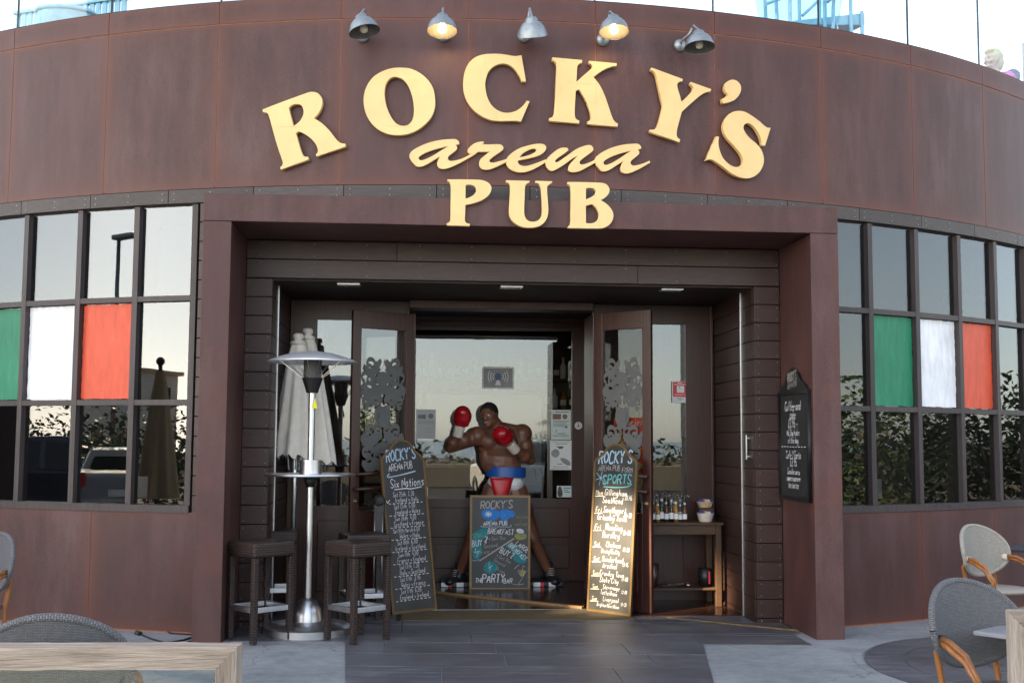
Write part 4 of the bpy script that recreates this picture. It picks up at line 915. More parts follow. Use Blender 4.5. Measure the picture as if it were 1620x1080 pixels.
k.text("ROCKY'S", w / 2, h * .80, h * .13, 'khaki_ink'); k.text('FREE', w * .22, h * .12, h * .13, 'khaki_ink'); k.text('WIFI', w * .77, h * .12, h * .13, 'khaki_ink'); k.build(o, 'print')
o, k, w, h = notice((872, 648, 903, 695), DG, 'pale green poster with two pictures, upper of two on the right of the glass', 'poster', 'poster_green')
bars(k, w, h, [(.2, .9, .93, .02)] + [(.1, .9 - .15 * (i % 3) / 2, .62 - i * .045, .015) for i in range(5)] + [(.3, .75, .2, .02), (.1, .9, .14, .014), (.1, .9, .1, .014)]); bars(k, w, h, [(.08, .5, .77, .2)], 'print_brown')
k.patch([(w * .7 + .13 * w * cos(a), h * .77 + .13 * w * sin(a)) for a in (0, 1, 2, 3, 4, 5)], 'print_brown'); k.stroke([(w * .2, h * .22), (w * .3, h * .34)], .006, 'print_ink'); k.patch([(w * .7, h * .4), (w * .76, h * .46), (w * .84, h * .4)], 'print_blue'); k.build(o, 'print')
o, k, w, h = notice((870, 696, 904, 743), DG, 'whitish grey poster, lower of two on the right of the glass', 'poster', 'paper')
bars(k, w, h, [(.06, .94, .95, .012), (.06, .94, .05, .012), (.25, .8, .88, .018), (.3, .65, .78, .03), (.4, .6, .74, .05), (.35, .6, .2, .02), (.15, .85, .11, .014)])
k.patch([(w * .08, h * .62), (w * .3, h * .7), (w * .45, h * .55), (w * .3, h * .42), (w * .1, h * .48)], 'wifi_grey'); k.patch([(w * .5, h * .4), (w * .9, h * .3), (w * .92, h * .15), (w * .6, h * .25)], 'wifi_grey'); k.build(o, 'print')
o, k, w, h = notice((881, 768, 904, 786), DG, 'small pale blue card with a portrait at the lower corner of the glass', 'notice', 'poster_green')
k.patch([(w * .08, h * .1), (w * .08, h * .7), (w * .2, h * .95), (w * .34, h * .7), (w * .36, h * .1)], 'print_ink'); k.patch([(w * .16, h * .5), (w * .2, h * .8), (w * .28, h * .5)], 'print_brown'); bars(k, w, h, [(.45, .95, .8, .08), (.45, .8, .6, .06), (.5, .9, .45, .06)], 'print_blue'); k.build(o, 'print')
o, k, w, h = notice((658, 647, 689, 694), DG, 'glaring white poster at the left of the door glass', 'poster', 'paper')
bars(k, w, h, [(.1, .5, .75, .14)], 'wifi_grey'); bars(k, w, h, [(.1, .9, .62 - i * .05, .012) for i in range(3)] + [(.5, .85, .34, .012), (.5, .85, .24, .012)], 'chalk_grey'); k.patch([(w * .75 + .13 * w * cos(a), h * .77 + .13 * w * sin(a)) for a in (0, 1, 2, 3, 4, 5)], 'wifi_grey'); k.build(o, 'print')
o, k, w, h = notice((664, 770, 677, 786), DG, 'tiny cream sticker low at the left of the door glass', 'sticker', 'paper'); bars(k, w, h, [(.15, .8, .8, .06), (.2, .7, .6, .05)], 'print_brown'); k.build(o, 'print')
o, k, w, h = notice((1063, 603, 1089, 637), DB + .012, 'red and white camera warning notice on the right sidelight', 'notice', 'paper')
bars(k, w, h, [(.06, .94, .63, .68)], 'sign_red'); k.n += 61; bars(k, w, h, [(.3, .75, .63, .32), (.15, .85, .86, .04), (.35, .6, .93, .03), (.15, .85, .38, .02)], 'paper'); k.patch([(w * .35, h * .64), (w * .5, h * .72), (w * .68, h * .6), (w * .62, h * .52), (w * .42, h * .58)], 'print_ink'); k.stroke([(w * .45, h * .75), (w * .5, h * .66)], .006, 'print_ink'); bars(k, w, h, [(.3, .7, .2, .02), (.4, .6, .14, .02)], 'print_ink'); k.build(o, 'print')
# red newspaper sign behind the right leaf's glass
Tn = TR @ Matrix.Translation((.20, .034, 1.30)); o = root('notice', Tn.to_translation(), 'red sign with yellow letters and a white heading behind the right door glass', 'notice')
w, h = .40, .52; MB().box(0, w, 0, .003, 0, h, Tn).build('sheet', 'sign_orange', o); kk = Ink(Tn, w, h)
kk.text('Courier', w / 2, h * .86, .07, 'paper', bold=1.5); kk.text('GET', w * .3, h * .68, .07, 'sign_yellow', bold=1.8); kk.text('HERE', w * .36, h * .48, .09, 'sign_yellow', bold=1.8); kk.text('EVERY', w * .42, h * .29, .085, 'sign_yellow', bold=1.8); bars(kk, w, h, [(.15, .35, .13, .1), (.4, .62, .13, .1), (.68, .8, .13, .1)], 'sign_yellow'); kk.patch([(w * .72, h * .6), (w * .75, h * .75), (w * .9, h * .72), (w * .88, h * .5), (w * .78, h * .48)], 'paper'); kk.build(o, 'print')
# ================================================================== boxer statue
def P(u, v, d): s, z = fd(u, v, d); return F(s, d, z)
D0 = 3.40
bx_ = root('boxer_statue', F(2.66, D0, .034), 'life-size painted boxer statue with raised red gloves and blue belted white trunks', 'statue')
hd = P(774, 656, D0 - .07); nk = P(792, 682, D0); shR = P(756, 690, D0 - .04); elR = P(713, 707, D0 - .10); wrR = P(725, 684, D0 - .20)
shL = P(826, 686, D0 + .0); elL = P(838, 726, D0 - .06); wrL = P(812, 708, D0 - .26); glR = P(731, 661, D0 - .20); glL = P(797, 691, D0 - .34)
pel = P(799, 762, D0 + .02); hpR = P(782, 778, D0); hpL = P(816, 778, D0 + .02); knR = P(748, 850, D0 - .12); knL = P(843, 852, D0 - .06); anR = P(727, 905, D0 - .02); anL = P(868, 902, D0 + .02)
b_ = MB(); up = Vector((0, 0, 1)); fw = (DAX * -1 + SAX * -.25).normalized(); lt = SAX
tor = Matrix.Rotation(YAW - .12, 4, 'Z') @ Matrix.Rotation(.12, 4, 'Y')
ch = P(791, 706, D0)
b_.ell(ch + up * .02, (.262, .155, .215), tor); b_.ell(ch - up * .16, (.222, .132, .20), tor); b_.ell(pel + up * .05, (.185, .125, .15), tor); b_.ell(P(797, 740, D0), (.198, .125, .17), tor)
for sg in (-1, 1):
    b_.ell(ch + lt * sg * .098 + fw * .095 + up * .05, (.116, .062, .088), tor); b_.ell(ch + lt * sg * .155 - up * .08 + fw * .01, (.07, .085, .17), tor); b_.ell(nk.lerp(shL if sg > 0 else shR, .45) + up * .0, (.105, .07, .06), tor)
    for k in range(3): b_.ell(P(796, 716 + k * 10, D0) + lt * sg * .045 + fw * .103, (.042, .028, .036), tor)
b_.cap(nk - up * .03, hd - up * .04 - fw * .02, .105, .084); b_.cap(nk - fw * .03 + up * .045, shL + up * .0, .062, .088); b_.cap(nk - fw * .03 + up * .02, shR - up * .01, .06, .08); b_.ell(shL - up * .05 + fw * .02, (.10, .10, .12))
for s_, e_, w_, k in ((shR, elR, wrR, 1), (shL, elL, wrL, -1)):
    b_.ell(s_, .112); b_.cap(s_, e_, .092, .064); m = s_.lerp(e_, .5); b_.ell(m + fw * .025 + up * .014, (.088, .088, .088)); b_.cap(e_, w_, .066, .046); b_.ell(e_.lerp(w_, .3), .074)
for h_, k_, a_ in ((hpR, knR, anR), (hpL, knL, anL)):
    b_.cap(h_, k_, .135, .080); b_.ell(h_.lerp(k_, .4) + fw * .03, .125); b_.cap(k_, a_, .074, .052); b_.ell(k_.lerp(a_, .32) - fw * .03, .078); b_.ell(k_ + fw * .02, .068)
hT = Matrix.Rotation(YAW - .52, 4, 'Z') @ Matrix.Rotation(-.16, 4, 'Y') @ Matrix.Rotation(.12, 4, 'X')     # head turned to the left, chin tucked
def H(x, y, z): return hd + (hT @ Vector((x, y, z)))
b_.ell(hd, (.096, .118, .128), hT); b_.ell(H(0, -.02, -.062), (.076, .09, .08), hT); b_.ell(H(0, -.085, -.105), (.042, .032, .03), hT); b_.ell(H(0, -.098, .022), (.066, .022, .017), hT)
b_.ell(H(0, -.116, -.018), (.022, .027, .034), hT); b_.ell(H(0, -.119, -.036), (.031, .019, .014), hT)
for sg in (-1, 1): b_.ell(H(sg * .05, -.074, -.022), (.026, .024, .02), hT); b_.ell(H(sg * .087, .012, -.015), (.013, .026, .036), hT); b_.ell(H(sg * .06, -.01, -.075), (.028, .05, .035), hT)
b_.ell(H(0, -.104, -.060), (.032, .014, .008), hT); b_.ell(H(0, -.102, -.078), (.028, .014, .009), hT)
remeshed(b_, 'body', 'statue_skin', bx_, .0095, 2)
MB().ell(H(0, .014, .028), (.0985, .117, .113), hT, 20, 12).build('hair', 'statue_hair', bx_, True)
for sg in (-1, 1): MB().ell(H(sg * .034, -.101, .002), (.016, .008, .0085), hT).build('eye', 'eye_white', bx_, True); MB().ell(H(sg * .034 - .006, -.1085, .002), (.006, .003, .006), hT).build('pupil', 'statue_hair', bx_, True)
MB().ell(H(0, -.114, -.069), (.024, .006, .0035), hT).build('teeth', 'eye_white', bx_, True)
def glove(c, wr, nm):
    ax = (c - wr).normalized(); q = ax.to_track_quat('Z', 'Y').to_matrix(); mb = MB()
    mb.ell(c + ax * .012, (.118, .104, .112), q.to_4x4()); mb.ell(c + ax * .055 + fw * .03, (.106, .09, .08), q.to_4x4()); mb.ell(c - ax * .06, (.068, .066, .06), q.to_4x4())
    side = ax.cross(fw).normalized(); mb.cap(c - ax * .05 + side * .07 + fw * .03, c + ax * .04 + side * .062 + fw * .07, .032, .034)
    remeshed(mb, 'glove', 'glove_red', bx_, .010, 6)
    r = MB(); a0 = wr - ax * .055; r.tube([a0 + ax * (.012 * i) for i in range(11)], [.056 + .003 * (i % 2) for i in range(11)], 18).build('wrist_wrap', 'wrap_white', bx_, True)
glove(glR, wrR, 'r'); glove(glL, wrL, 'l')
bT = Matrix.Translation(P(800, 746, D0)) @ Matrix.Rotation(YAW - .1, 4, 'Z') @ Matrix.Rotation(.03, 4, 'Y') @ Matrix.Scale(.70, 4, (0, 1, 0))
MB().lathe([(.212, -.056), (.222, -.053), (.220, .053), (.21, .056)], 40, bT, False).build('belt', 'belt_blue', bx_, 'auto')
mb = MB(); mb.lathe([(.200, .02), (.204, -.04), (.205, -.09)], 40, Matrix.Translation(P(800, 767, D0)) @ Matrix.Rotation(YAW - .1, 4, 'Z') @ Matrix.Scale(.72, 4, (0, 1, 0)), False)
tk = MB(); pc = P(800, 768, D0)
for sg in (-1, 1): tk.ell(pc + lt * sg * .085 + up * .03, (.125, .150, .105), Matrix.Rotation(sg * .35, 4, 'Y'))
tk.ell(pc + up * .02, (.17, .148, .10)); tk.ell(pc - up * .06, (.07, .12, .10)); remeshed(tk, 'trunks', 'trunk_white', bx_, .014, 4)
fl = MB(); rows_ = []
for i in range(9):
    t = i / 8; z = -.03 - .27 * t; hw = .125 * (1 - t) + .05 * t
    for j in range(7): x = (j / 6 - .5) * 2; rows_.append(P(798, 755, D0) + lt * (x * hw - .008) + fw * (.155 + .02 * sin(t * 2.6) - .025 * x * x) + up * (z + .03))
fl.add(rows_, [(i * 7 + j, i * 7 + j + 1, (i + 1) * 7 + j + 1, (i + 1) * 7 + j) for i in range(8) for j in range(6)])
o = fl.build('flap', 'trunk_red', bx_, True); sd = o.modifiers.new('s', 'SOLIDIFY'); sd.thickness = .012
for a_, dr in ((anR, (SAX * -.75 - DAX * .65)), (anL, (SAX * .35 - DAX * .9))):
    dr = dr.normalized(); a0 = Vector((a_.x, a_.y, .105)); mb = MB()
    mb.cap(a_ + up * .06, a0 + up * .03, .052, .058); mb.cap(a0 - dr * .05 - up * .0, a0 + dr * .15 - up * .015, .048, .046); mb.ell(a0 + dr * .15 - up * .02, (.058, .058, .04))
    bo = remeshed(mb, 'boot', 'boot_black', bx_, .010, 3)
    lc = MB()
    for k in range(6): q = a0.lerp(a_ + up * .05, k / 6) + dr * (.062 + .05 * (1 - k / 5) * .6); lc.tube([q - dr.cross(up) * .03, q + dr * .006, q + dr.cross(up) * .03], .004, 5)
    lc.build('lace', 'wrap_white', bo)
base = MB(); sB0, sB1 = 2.00, 3.32
base.fbox(sB0, sB1, 3.27, 3.66, .035, .085); pl = base.build('plinth', 'boot_black', bx_, bevel=.01)
for i, mt in enumerate(['trunk_white', 'sign_red', 'trunk_white', 'print_ink'] * 4):
    a0 = sB0 + .005 + i * .0825
    if a0 + .08 < sB1: MB().fbox(a0, a0 + (.075 if i % 2 == 0 else .03), 3.262, 3.269, .038, .082).build('stripe', mt, pl)

# ================================================================== patio heater
hx = gr(486, 1003); o = root('patio_heater', hx, 'stainless patio heater with round reflector and drinks shelf among the stools', 'patio heater')
T = Matrix.Translation((hx.x, hx.y, .014)); sc = hx.length / FPX
zc = lambda v: at(488, v, (hx.y) / ray(488, v).y).z - .014
zr, zt, zsh, zn = zc(570), zc(549), zc(751), zc(610)
MB().lathe([(.0, 0), (.36, 0), (.36, .055), (.34, .07), (.17, .085), (.13, .10), (.0, .10)], 40, T, False).build('base', 'steel', o, 'auto')
MB().lathe([(.125, .10), (.122, .14), (.105, .20), (.075, .26), (.03, .285)], 32, T, False).build('base_cover', 'steel', o, True)
MB().lathe([(.028, .28), (.028, zn + .02)], 20, T, False).build('pole', 'steel', o, True)
MB().lathe([(.0, zsh - .008), (.37, zsh - .008), (.375, zsh), (.37, zsh + .012), (.0, zsh + .012)], 40, T, False).build('shelf', 'steel', o, 'auto')
MB().lathe([(.092, zsh + .013), (.092, zsh + .125), (.0, zsh + .128)], 28, T, False).build('collar', 'steel', o, 'auto'); MB().lathe([(.0, zsh - .10), (.03, zsh - .10), (.052, zsh - .06), (.055, zsh - .01), (.0, zsh - .009)], 20, T, False).build('shelf_clamp', 'black_plastic', o, True)
MB().lathe([(.0, zn - .06), (.048, zn - .06), (.06, zn - .02), (.088, zn + .065), (.0, zn + .066)], 24, T, False).build('burner_housing', 'black_plastic', o, 'auto')
MB().lathe([(.075, zn + .066), (.075, zr + .01)], 24, T, False).build('burner_mesh', 'dull_inside', o, True)
rc = MB()
for k in range(16): a = 2 * pi * k / 16; rc.tube([T @ Vector((.085 * cos(a), .085 * sin(a), zn + .068)), T @ Vector((.28 * cos(a), .28 * sin(a), zr - .0))], .003, 4)
rc.build('guard', 'steel', o)
MB().lathe([(.0, zr + .078), (.07, zr + .075), (.17, zr + .06), (.27, zr + .032), (.35, zr + .002), (.374, zr - .014), (.372, zr - .018), (.33, zr - .004), (.2, zr + .035), (.0, zr + .055)], 48, T, False).build('reflector', 'hood_steel', o, True)
MB().add([T @ Vector((.0, -.0295, zn - .19)), T @ Vector((.05, -.02, zn - .19)), T @ Vector((.03, -.027, zn - .10))], [(0, 1, 2)]).build('warning_sticker', 'warn_yellow', o)

# ================================================================== rattan bar stools
def make_stool():
    o = empty('bar_stool', (0, 0, 0)); H, S = .775, .385; h = S / 2
    MB().box(-h, h, -h, h, H - .115, H).build('seat', 'rattan', o, bevel=.018)
    for sx in (-1, 1):
        for sy in (-1, 1): MB().box(*sorted((sx * (h - .05), sx * (h - .002))), *sorted((sy * (h - .05), sy * (h - .002))), .0, H - .1155).build('leg', 'rattan', o, bevel=.008)
    for sx, sy in ((0, -1), (0, 1), (-1, 0), (1, 0)):
        MB().box(*((-h + .051, h - .051) if sx == 0 else sorted((sx * (h - .042), sx * (h - .01)))), *((-h + .051, h - .051) if sy == 0 else sorted((sy * (h - .042), sy * (h - .01)))), .235, .275).build('footrest', 'aluminium', o, bevel=.003)
    return o
proto = make_stool()
for i, (u, v, du, a, lab) in enumerate(((399, 1023, 0, .80, 'brown rattan bar stool at the front left of the patio heater'), (556, 1023, 0, .80, 'brown rattan bar stool at the front right of the patio heater'), (437, 975, 0, .2, 'brown rattan bar stool behind the left front stool by the timber wall'), (577, 985, 0, .35, 'brown rattan bar stool behind the right front stool beside the tall chalkboard'))):
    c = gr(u, v) if i < 2 else gr(u, v)
    st = proto if i == 0 else copytree(proto)
    if i < 2: c = c + Vector((sin(a) * 0, .275, 0)) + Vector((-.005 if i == 0 else .005, 0, 0))
    else: c = c + Vector((0, -.12, 0))
    st.location = (c.x, c.y, .014); st.rotation_euler = (0, 0, a); tag(st, lab, 'bar stool', 'rattan bar stools')

# ================================================================== folded parasols behind the heater
def folded(px, pyb, zbot, ztop_, d, wtop, wbot, lab, cols, lean, r0, fold=7, mat='cream_fabric', name='folded_parasol', grp='folded cream parasols'):
    s, zt_ = fd(px, ztop_, d); c = F(s, d, 0); o = root(name, c, lab, 'parasol', grp); mb = MB(); n = 42; K = 14; zb = fd(px, zbot, d)[1]; vs = []
    for i in range(K + 1):
        t = i / K; z = zt_ - .05 - (zt_ - .05 - zb) * t; r = r0 * .35 + (r0 - r0 * .35) * t**.7
        for j in range(n):
            a = 2 * pi * j / n; rr = r * (1 + (.06 + .20 * t) * sin(a * fold + .6 * sin(3 * t + a)) + .05 * sin(2 * a + 4 * t)); zz = z - (.03 * sin(a * fold * 1.7) if i == K else 0)
            vs.append(c + Vector((lean * t + rr * cos(a), rr * .7 * sin(a), zz)))
    mb.add(vs, [(i * n + j, (i + 1) * n + j, (i + 1) * n + (j + 1) % n, i * n + (j + 1) % n) for i in range(K) for j in range(n)]); mb.build('canopy', mat, o, True)
    MB().lathe([(.02, zt_ - .07), (r0 * .42, zt_ - .06), (r0 * .44, zt_ - .04), (r0 * .18, zt_ - .012), (.05, zt_), (.05, zt_ + .03), (.035, zt_ + .045), (.0, zt_ + .048)], 20, Matrix.Translation((c.x, c.y, 0)), False).build('finial', mat, o, True)
    MB().tube([c + Vector((lean * .4, 0, .02)), c + Vector((lean * .4, 0, zt_ - .1))], .022, 10).build('pole', 'aluminium', o, True)
    for k in range(cols): a = 2 * pi * k / max(cols, 1) + .4; MB().tube([c + Vector((lean * .7 + .05 * cos(a), .05 * sin(a), zb - .12)), c + Vector((lean * .7 + .08 * cos(a), .08 * sin(a), zb + .2))], .008, 6).build('rib', 'aluminium', o)
    return o
folded(472, 0, 722, 535, 1.55, 0, 0, 'folded cream parasol with frayed hem, nearer the timber wall', 4, -.02, .175)
folded(487, 0, 730, 527, 1.78, 0, 0, 'folded cream parasol standing half behind the other folded parasol', 4, .10, .165)
# black folded stand with chrome rods
c = F(fd(597, 975, 1.35)[0], 1.38, .018); o = root('folded_stand', c, 'black folded stand with two chrome rods beside the tall rugby chalkboard', 'stand')
MB().box(-.07, .07, -.03, .03, .0, .06, Matrix.Translation(c)).build('foot', 'black_plastic', o, bevel=.006); MB().box(-.05, .05, -.02, .02, .06, 1.0, Matrix.Translation(c)).build('upright', 'black_plastic', o, bevel=.01); MB().ell(c + up * 1.02, (.06, .03, .06)).build('grip', 'black_rubber', o, True)
for k in (-.035, .035): MB().tube([c + Vector((k, -.03, .1)), c + Vector((k, -.03, .92))], .006, 8).build('rod', 'steel', o, True)

# ================================================================== condiment table
s0, s1 = FR_ + .02, 4.67; d0, d1 = 1.80, 2.22; zt = fd(1090, 826, 1.80)[1]
o = root('side_table', F((s0 + s1) / 2, 2, .018), 'dark wooden side table with a lower shelf in the right of the porch', 'table')
MB().fbox(s0 - .03, s1 + .02, d0 - .02, d1 + .02, zt - .025, zt).build('tabletop', 'table_wood', o, bevel=.004)
for a in (s0, s1 - .055):
    for d in (d0, d1 - .055): MB().fbox(a, a + .055, d, d + .055, .019, zt - .026).build('leg', 'table_wood', o, bevel=.003)
MB().fbox(s0 + .056, s1 - .056, d0 + .01, d0 + .03, zt - .115, zt - .026).build('apron', 'table_wood', o); MB().fbox(s0 + .056, s1 - .056, d1 - .03, d1 - .01, zt - .115, zt - .026).build('apron', 'table_wood', o)
zs = fd(1090, 930, 1.8)[1]; MB().fbox(s0 + .003, s1 - .003, d0 + .01, d1 - .01, zs - .02, zs).build('shelf', 'table_wood', o, bevel=.003)
plain('oil_amber', (.45, .20, .03), .15); plain('oil_brown', (.12, .05, .02), .15); plain('label_white', (.8, .8, .78), .5)
bs = []
for i in range(16):
    s = s0 + .10 + .036 * (i % 8) * 1.25 + random.uniform(-.006, .006) + (.02 if i > 7 else 0); d = d0 + .06 + .12 * (i // 8) + random.uniform(-.02, .02); hh = random.uniform(.17, .23); p = F(s, d, zt)
    q = root('bottle', p, 'small condiment bottle with a curved steel spout crowded on the porch table', 'bottle', 'spouted bottles on the porch table'); T = Matrix.Translation(p); mt = ('clear_glass', 'oil_amber', 'clear_glass', 'oil_brown')[i % 4]
    MB().lathe([(.0, 0.001), (.021, 0.001), (.022, hh * .55), (.018, hh * .66), (.009, hh * .75), (.009, hh * .92), (.0, hh * .93)], 12, T, False).build('body', mt, q, True); MB().lathe([(.0225, hh * .15), (.0225, hh * .42)], 12, T, False).build('paper_label', 'label_white', q, True)
    MB().lathe([(.011, hh * .90), (.011, hh), (.0, hh)], 10, T, False).build('cap', 'label_white' if i % 3 else 'steel', q, True); a = random.uniform(-2.6, -.6)
    MB().tube([p + Vector((0, 0, hh)), p + Vector((.0, 0, hh + .05)), p + Vector((.02 * cos(a), .02 * sin(a), hh + .075)), p + Vector((.05 * cos(a), .05 * sin(a), hh + .06))], .004, 6).build('spout', 'steel', q, True)
def basket(p, r, h, lab):
    q = root('basket', p, lab, 'basket'); T = Matrix.Translation(p); MB().lathe([(.0, .002), (r * .7, .002), (r, h), (r * .95, h), (r * .65, .012), (.0, .012)], 20, T, False).build('bowl', 'basket' if 'upper' in lab else 'wrap_white', q, 'auto')
    for k in range(7): a = k * .9; c = p + Vector((r * .5 * cos(a), r * .5 * sin(a), h * .8)); MB().box(-.03, .03, -.004, .004, -.03, .035, Matrix.Translation(c) @ Matrix.Rotation(a, 4, 'Z') @ Matrix.Rotation(.5, 4, 'X')).build('sachet', ('packet_blue', 'packet_red', 'paper', 'black_plastic')[k % 4], q)
basket(F(4.54, 1.90, zt), .085, .085, 'pale wicker basket of sauce sachets at the right end of the porch table'); basket(F(4.57, 2.04, zt + .13), .085, .06, 'upper tan wicker basket of sachets raised behind the pale one')
MB_ = MB().fbox(4.50, 4.64, 1.98, 2.11, zt + .001, zt + .128); q = MB_.build('box_riser', 'table_wood'); tag(q, 'small wooden box under the upper sachet basket', 'box')
p = F(s0 + .075, d0 + .13, zs); q = root('ice_bucket', p, 'steel ice bucket with a white rim tag on the lower table shelf', 'bucket'); T = Matrix.Translation(p)
MB().lathe([(.0, .002), (.075, .002), (.095, .22), (.092, .22), (.072, .01), (.0, .01)], 24, T, False).build('body', 'steel', q, True); MB().box(-.05, .0, -.105, -.098, .17, .225, T).build('rim_tag', 'paper', q)
p = F(s1 - .12, d0 + .17, zs); q = root('tumbler', p, 'dark plastic tub with a red stripe on the lower table shelf', 'tub'); T = Matrix.Translation(p); MB().lathe([(.0, .002), (.06, .002), (.075, .17), (.071, .17), (.055, .01), (.0, .01)], 20, T, False).build('body', 'black_plastic', q, True); MB().box(.02, .035, -.08, -.074, .03, .15, T).build('stripe', 'sign_red', q)
for k in range(4): p = F(s0 + .28 + .06 * k, d0 + .14 + .03 * (k % 2), zs + .001 + .012 * (k % 2)); q = MB().box(-.09, .09, -.015, .015, 0, .012, Matrix.Translation(p) @ Matrix.Rotation(.5 * k, 4, 'Z')).build('serving_tongs', 'steel' if k % 2 else 'black_plastic', bevel=.004); tag(q, 'loose serving tongs lying on the lower table shelf', 'tongs', 'tongs on the lower shelf')
p = F(s0 + .035, d0 + .18, zt); q = root('napkin_holder', p, 'grey napkin holder at the left end of the porch table', 'napkin holder'); MB().box(-.04, .04, -.06, .06, .001, .17, Matrix.Translation(p)).build('body', 'galvanised', q, bevel=.006); MB().box(-.03, .03, -.05, .05, .12, .19, Matrix.Translation(p)).build('napkins', 'paper', q)
p = F(s0 + .10, d0 + .30, zt); q = root('sauce_bowl', p, 'grey earthenware bowl behind the napkin holder', 'bowl'); MB().lathe([(.0, .001), (.035, .001), (.055, .07), (.05, .07), (.03, .01), (.0, .01)], 20, Matrix.Translation(p), False).build('body', 'basket', q, True)

# ================================================================== bistro chairs, tables
def make_chair(fab):
    o = empty('bistro_chair', (0, 0, 0))
    # shell back: curved oval, chair faces +y
    def shell(y_off, grow):
        vs = []; n = 40; K = 7
        for i in range(K + 1):
            r = i / K
            for j in range(n):
                a = 2 * pi * j / n; x = (.275 + grow) * r * cos(a); z = (.20 + grow) * r * sin(a) * (1 - .10 * (1 if sin(a) < 0 else 0)); y = -.20 + 1.25 * x * x - .20 * (z) + y_off
                vs.append(Vector((x, y, .735 + z)))
        return vs, n, K
    mb = MB()
    v1, n, K = shell(0, 0); v2, _, _ = shell(-.022, 0); nb = len(v1)
    fs = [(i * n + j, i * n + (j + 1) % n, (i + 1) * n + (j + 1) % n, (i + 1) * n + j) for i in range(K) for j in range(n)]
    uv = [[(v1[k].x * 1.6, v1[k].z * 1.6) for k in f] for f in fs]
    mb.add(v1, fs, uv); mb.add(v2, [tuple(reversed(f)) for f in fs], [list(reversed(u)) for u in uv])
    mb.build('backrest', fab, o, True)
    rim = [v1[K * n + j].lerp(v2[K * n + j], .5) for j in range(n)]; MB().tube(rim + [rim[0]], .0165, 8, False).build('rim', fab, o, True)
    MB().lathe([(.0, .44), (.20, .44), (.222, .452), (.225, .465), (.21, .476), (.0, .48)], 32, None, False).build('seat', fab, o, True)
    for sx in (-1, 1):
        MB().tube([(sx * .165, -.20, .0), (sx * .170, -.175, .25), (sx * .175, -.165, .45), (sx * .178, -.20, .62), (sx * .185, -.17, .66)], .015, 8).build('leg', 'bamboo', o, True)
        MB().tube([(sx * .175, .19, .0), (sx * .165, .165, .25), (sx * .155, .145, .445)], .015, 8).build('leg', 'bamboo', o, True)
        for k in (0, .026): MB().tube([(sx * (.222 + k * .2), -.135, .70 - k * .6), (sx * (.262 + k * .3), -.03, .695 - k), (sx * (.268 + k * .3), .07, .65 - k), (sx * .258, .125, .56 - k), (sx * .235, .13, .47)], .0135, 8).build('arm', 'bamboo', o, True)
        MB().lathe([(.024, -.022), (.024, .022)], 10, Matrix.Translation((sx * .228, -.12, .69)) @ Matrix.Rotation(pi / 2, 4, 'X'), True).build('binding', 'black_plastic' if fab == 'weave_grey' else 'wrap_white', o, True)
        MB().tube([(sx * .17, -.17, .30), (sx * .165, .165, .28)], .011, 8).build('stretcher', 'bamboo', o, True)
    MB().tube([(-.165, .16, .27), (.165, .16, .27)], .011, 8).build('stretcher', 'bamboo', o, True); MB().tube([(-.17, -.17, .32), (.17, -.17, .32)], .011, 8).build('stretcher', 'bamboo', o, True)
    return o
cg = make_chair('weave_grey'); cc_ = make_chair('weave_cream')
def place(o, u, v, z, dist, rz, lab):
    r = ray(u, v); p = EYEV + r * ((z - EYE) / r.z); o.location = (p.x, p.y, .008); o.rotation_euler = (0, 0, rz); tag(o, lab, 'chair', 'bistro chairs on the terrace')
place(cg, 106, 968, .925, 0, .12, 'grey woven bistro chair seen from behind beyond the left wooden fence')
c2 = copytree(cg); place(c2, 1577, 934, .925, 0, -2.72, 'grey woven bistro chair with bamboo arms beside the right wooden post')
place(cc_, 1580, 838, .925, 0, -2.6, 'cream woven bistro chair with bamboo arms against the wall at right')
c3 = copytree(cg); place(c3, -50, 852, .925, 0, 2.7, 'bistro chair cut by the left edge of the picture under the window')
def table(u, v, lab, rz, mat, half=.33, col='black_plastic'):
    r = ray(u, v); p = EYEV + r * ((.735 - EYE) / r.z); T = Matrix.Translation((p.x, p.y, 0)) @ Matrix.Rotation(rz, 4, 'Z') @ Matrix.Translation((half, half, 0)); o = root('cafe_table', T.to_translation(), lab, 'table', 'cafe tables')
    MB().box(-half, half, -half, half, .715, .735, T).build('tabletop', mat, o, bevel=.004); MB().tube([T @ Vector((0, 0, .03)), T @ Vector((0, 0, .714))], .03, 10).build('pedestal', col, o, True)
    for k in range(4): a = k * pi / 2 + pi / 4; MB().tube([T @ Vector((0, 0, .05)), T @ Vector((.28 * cos(a), .28 * sin(a), .022))], .016, 8).build('foot', col, o, True)
plain('table_dark', (.02, .022, .03), .35); plain('table_grey', (.27, .27, .29), .35)
table(1588, 868, 'dark cafe table whose corner shows before the cream chair', -.62, 'table_dark'); table(1539, 997, 'grey cafe table whose corner shows before the grey chair at right', -.85, 'table_grey')

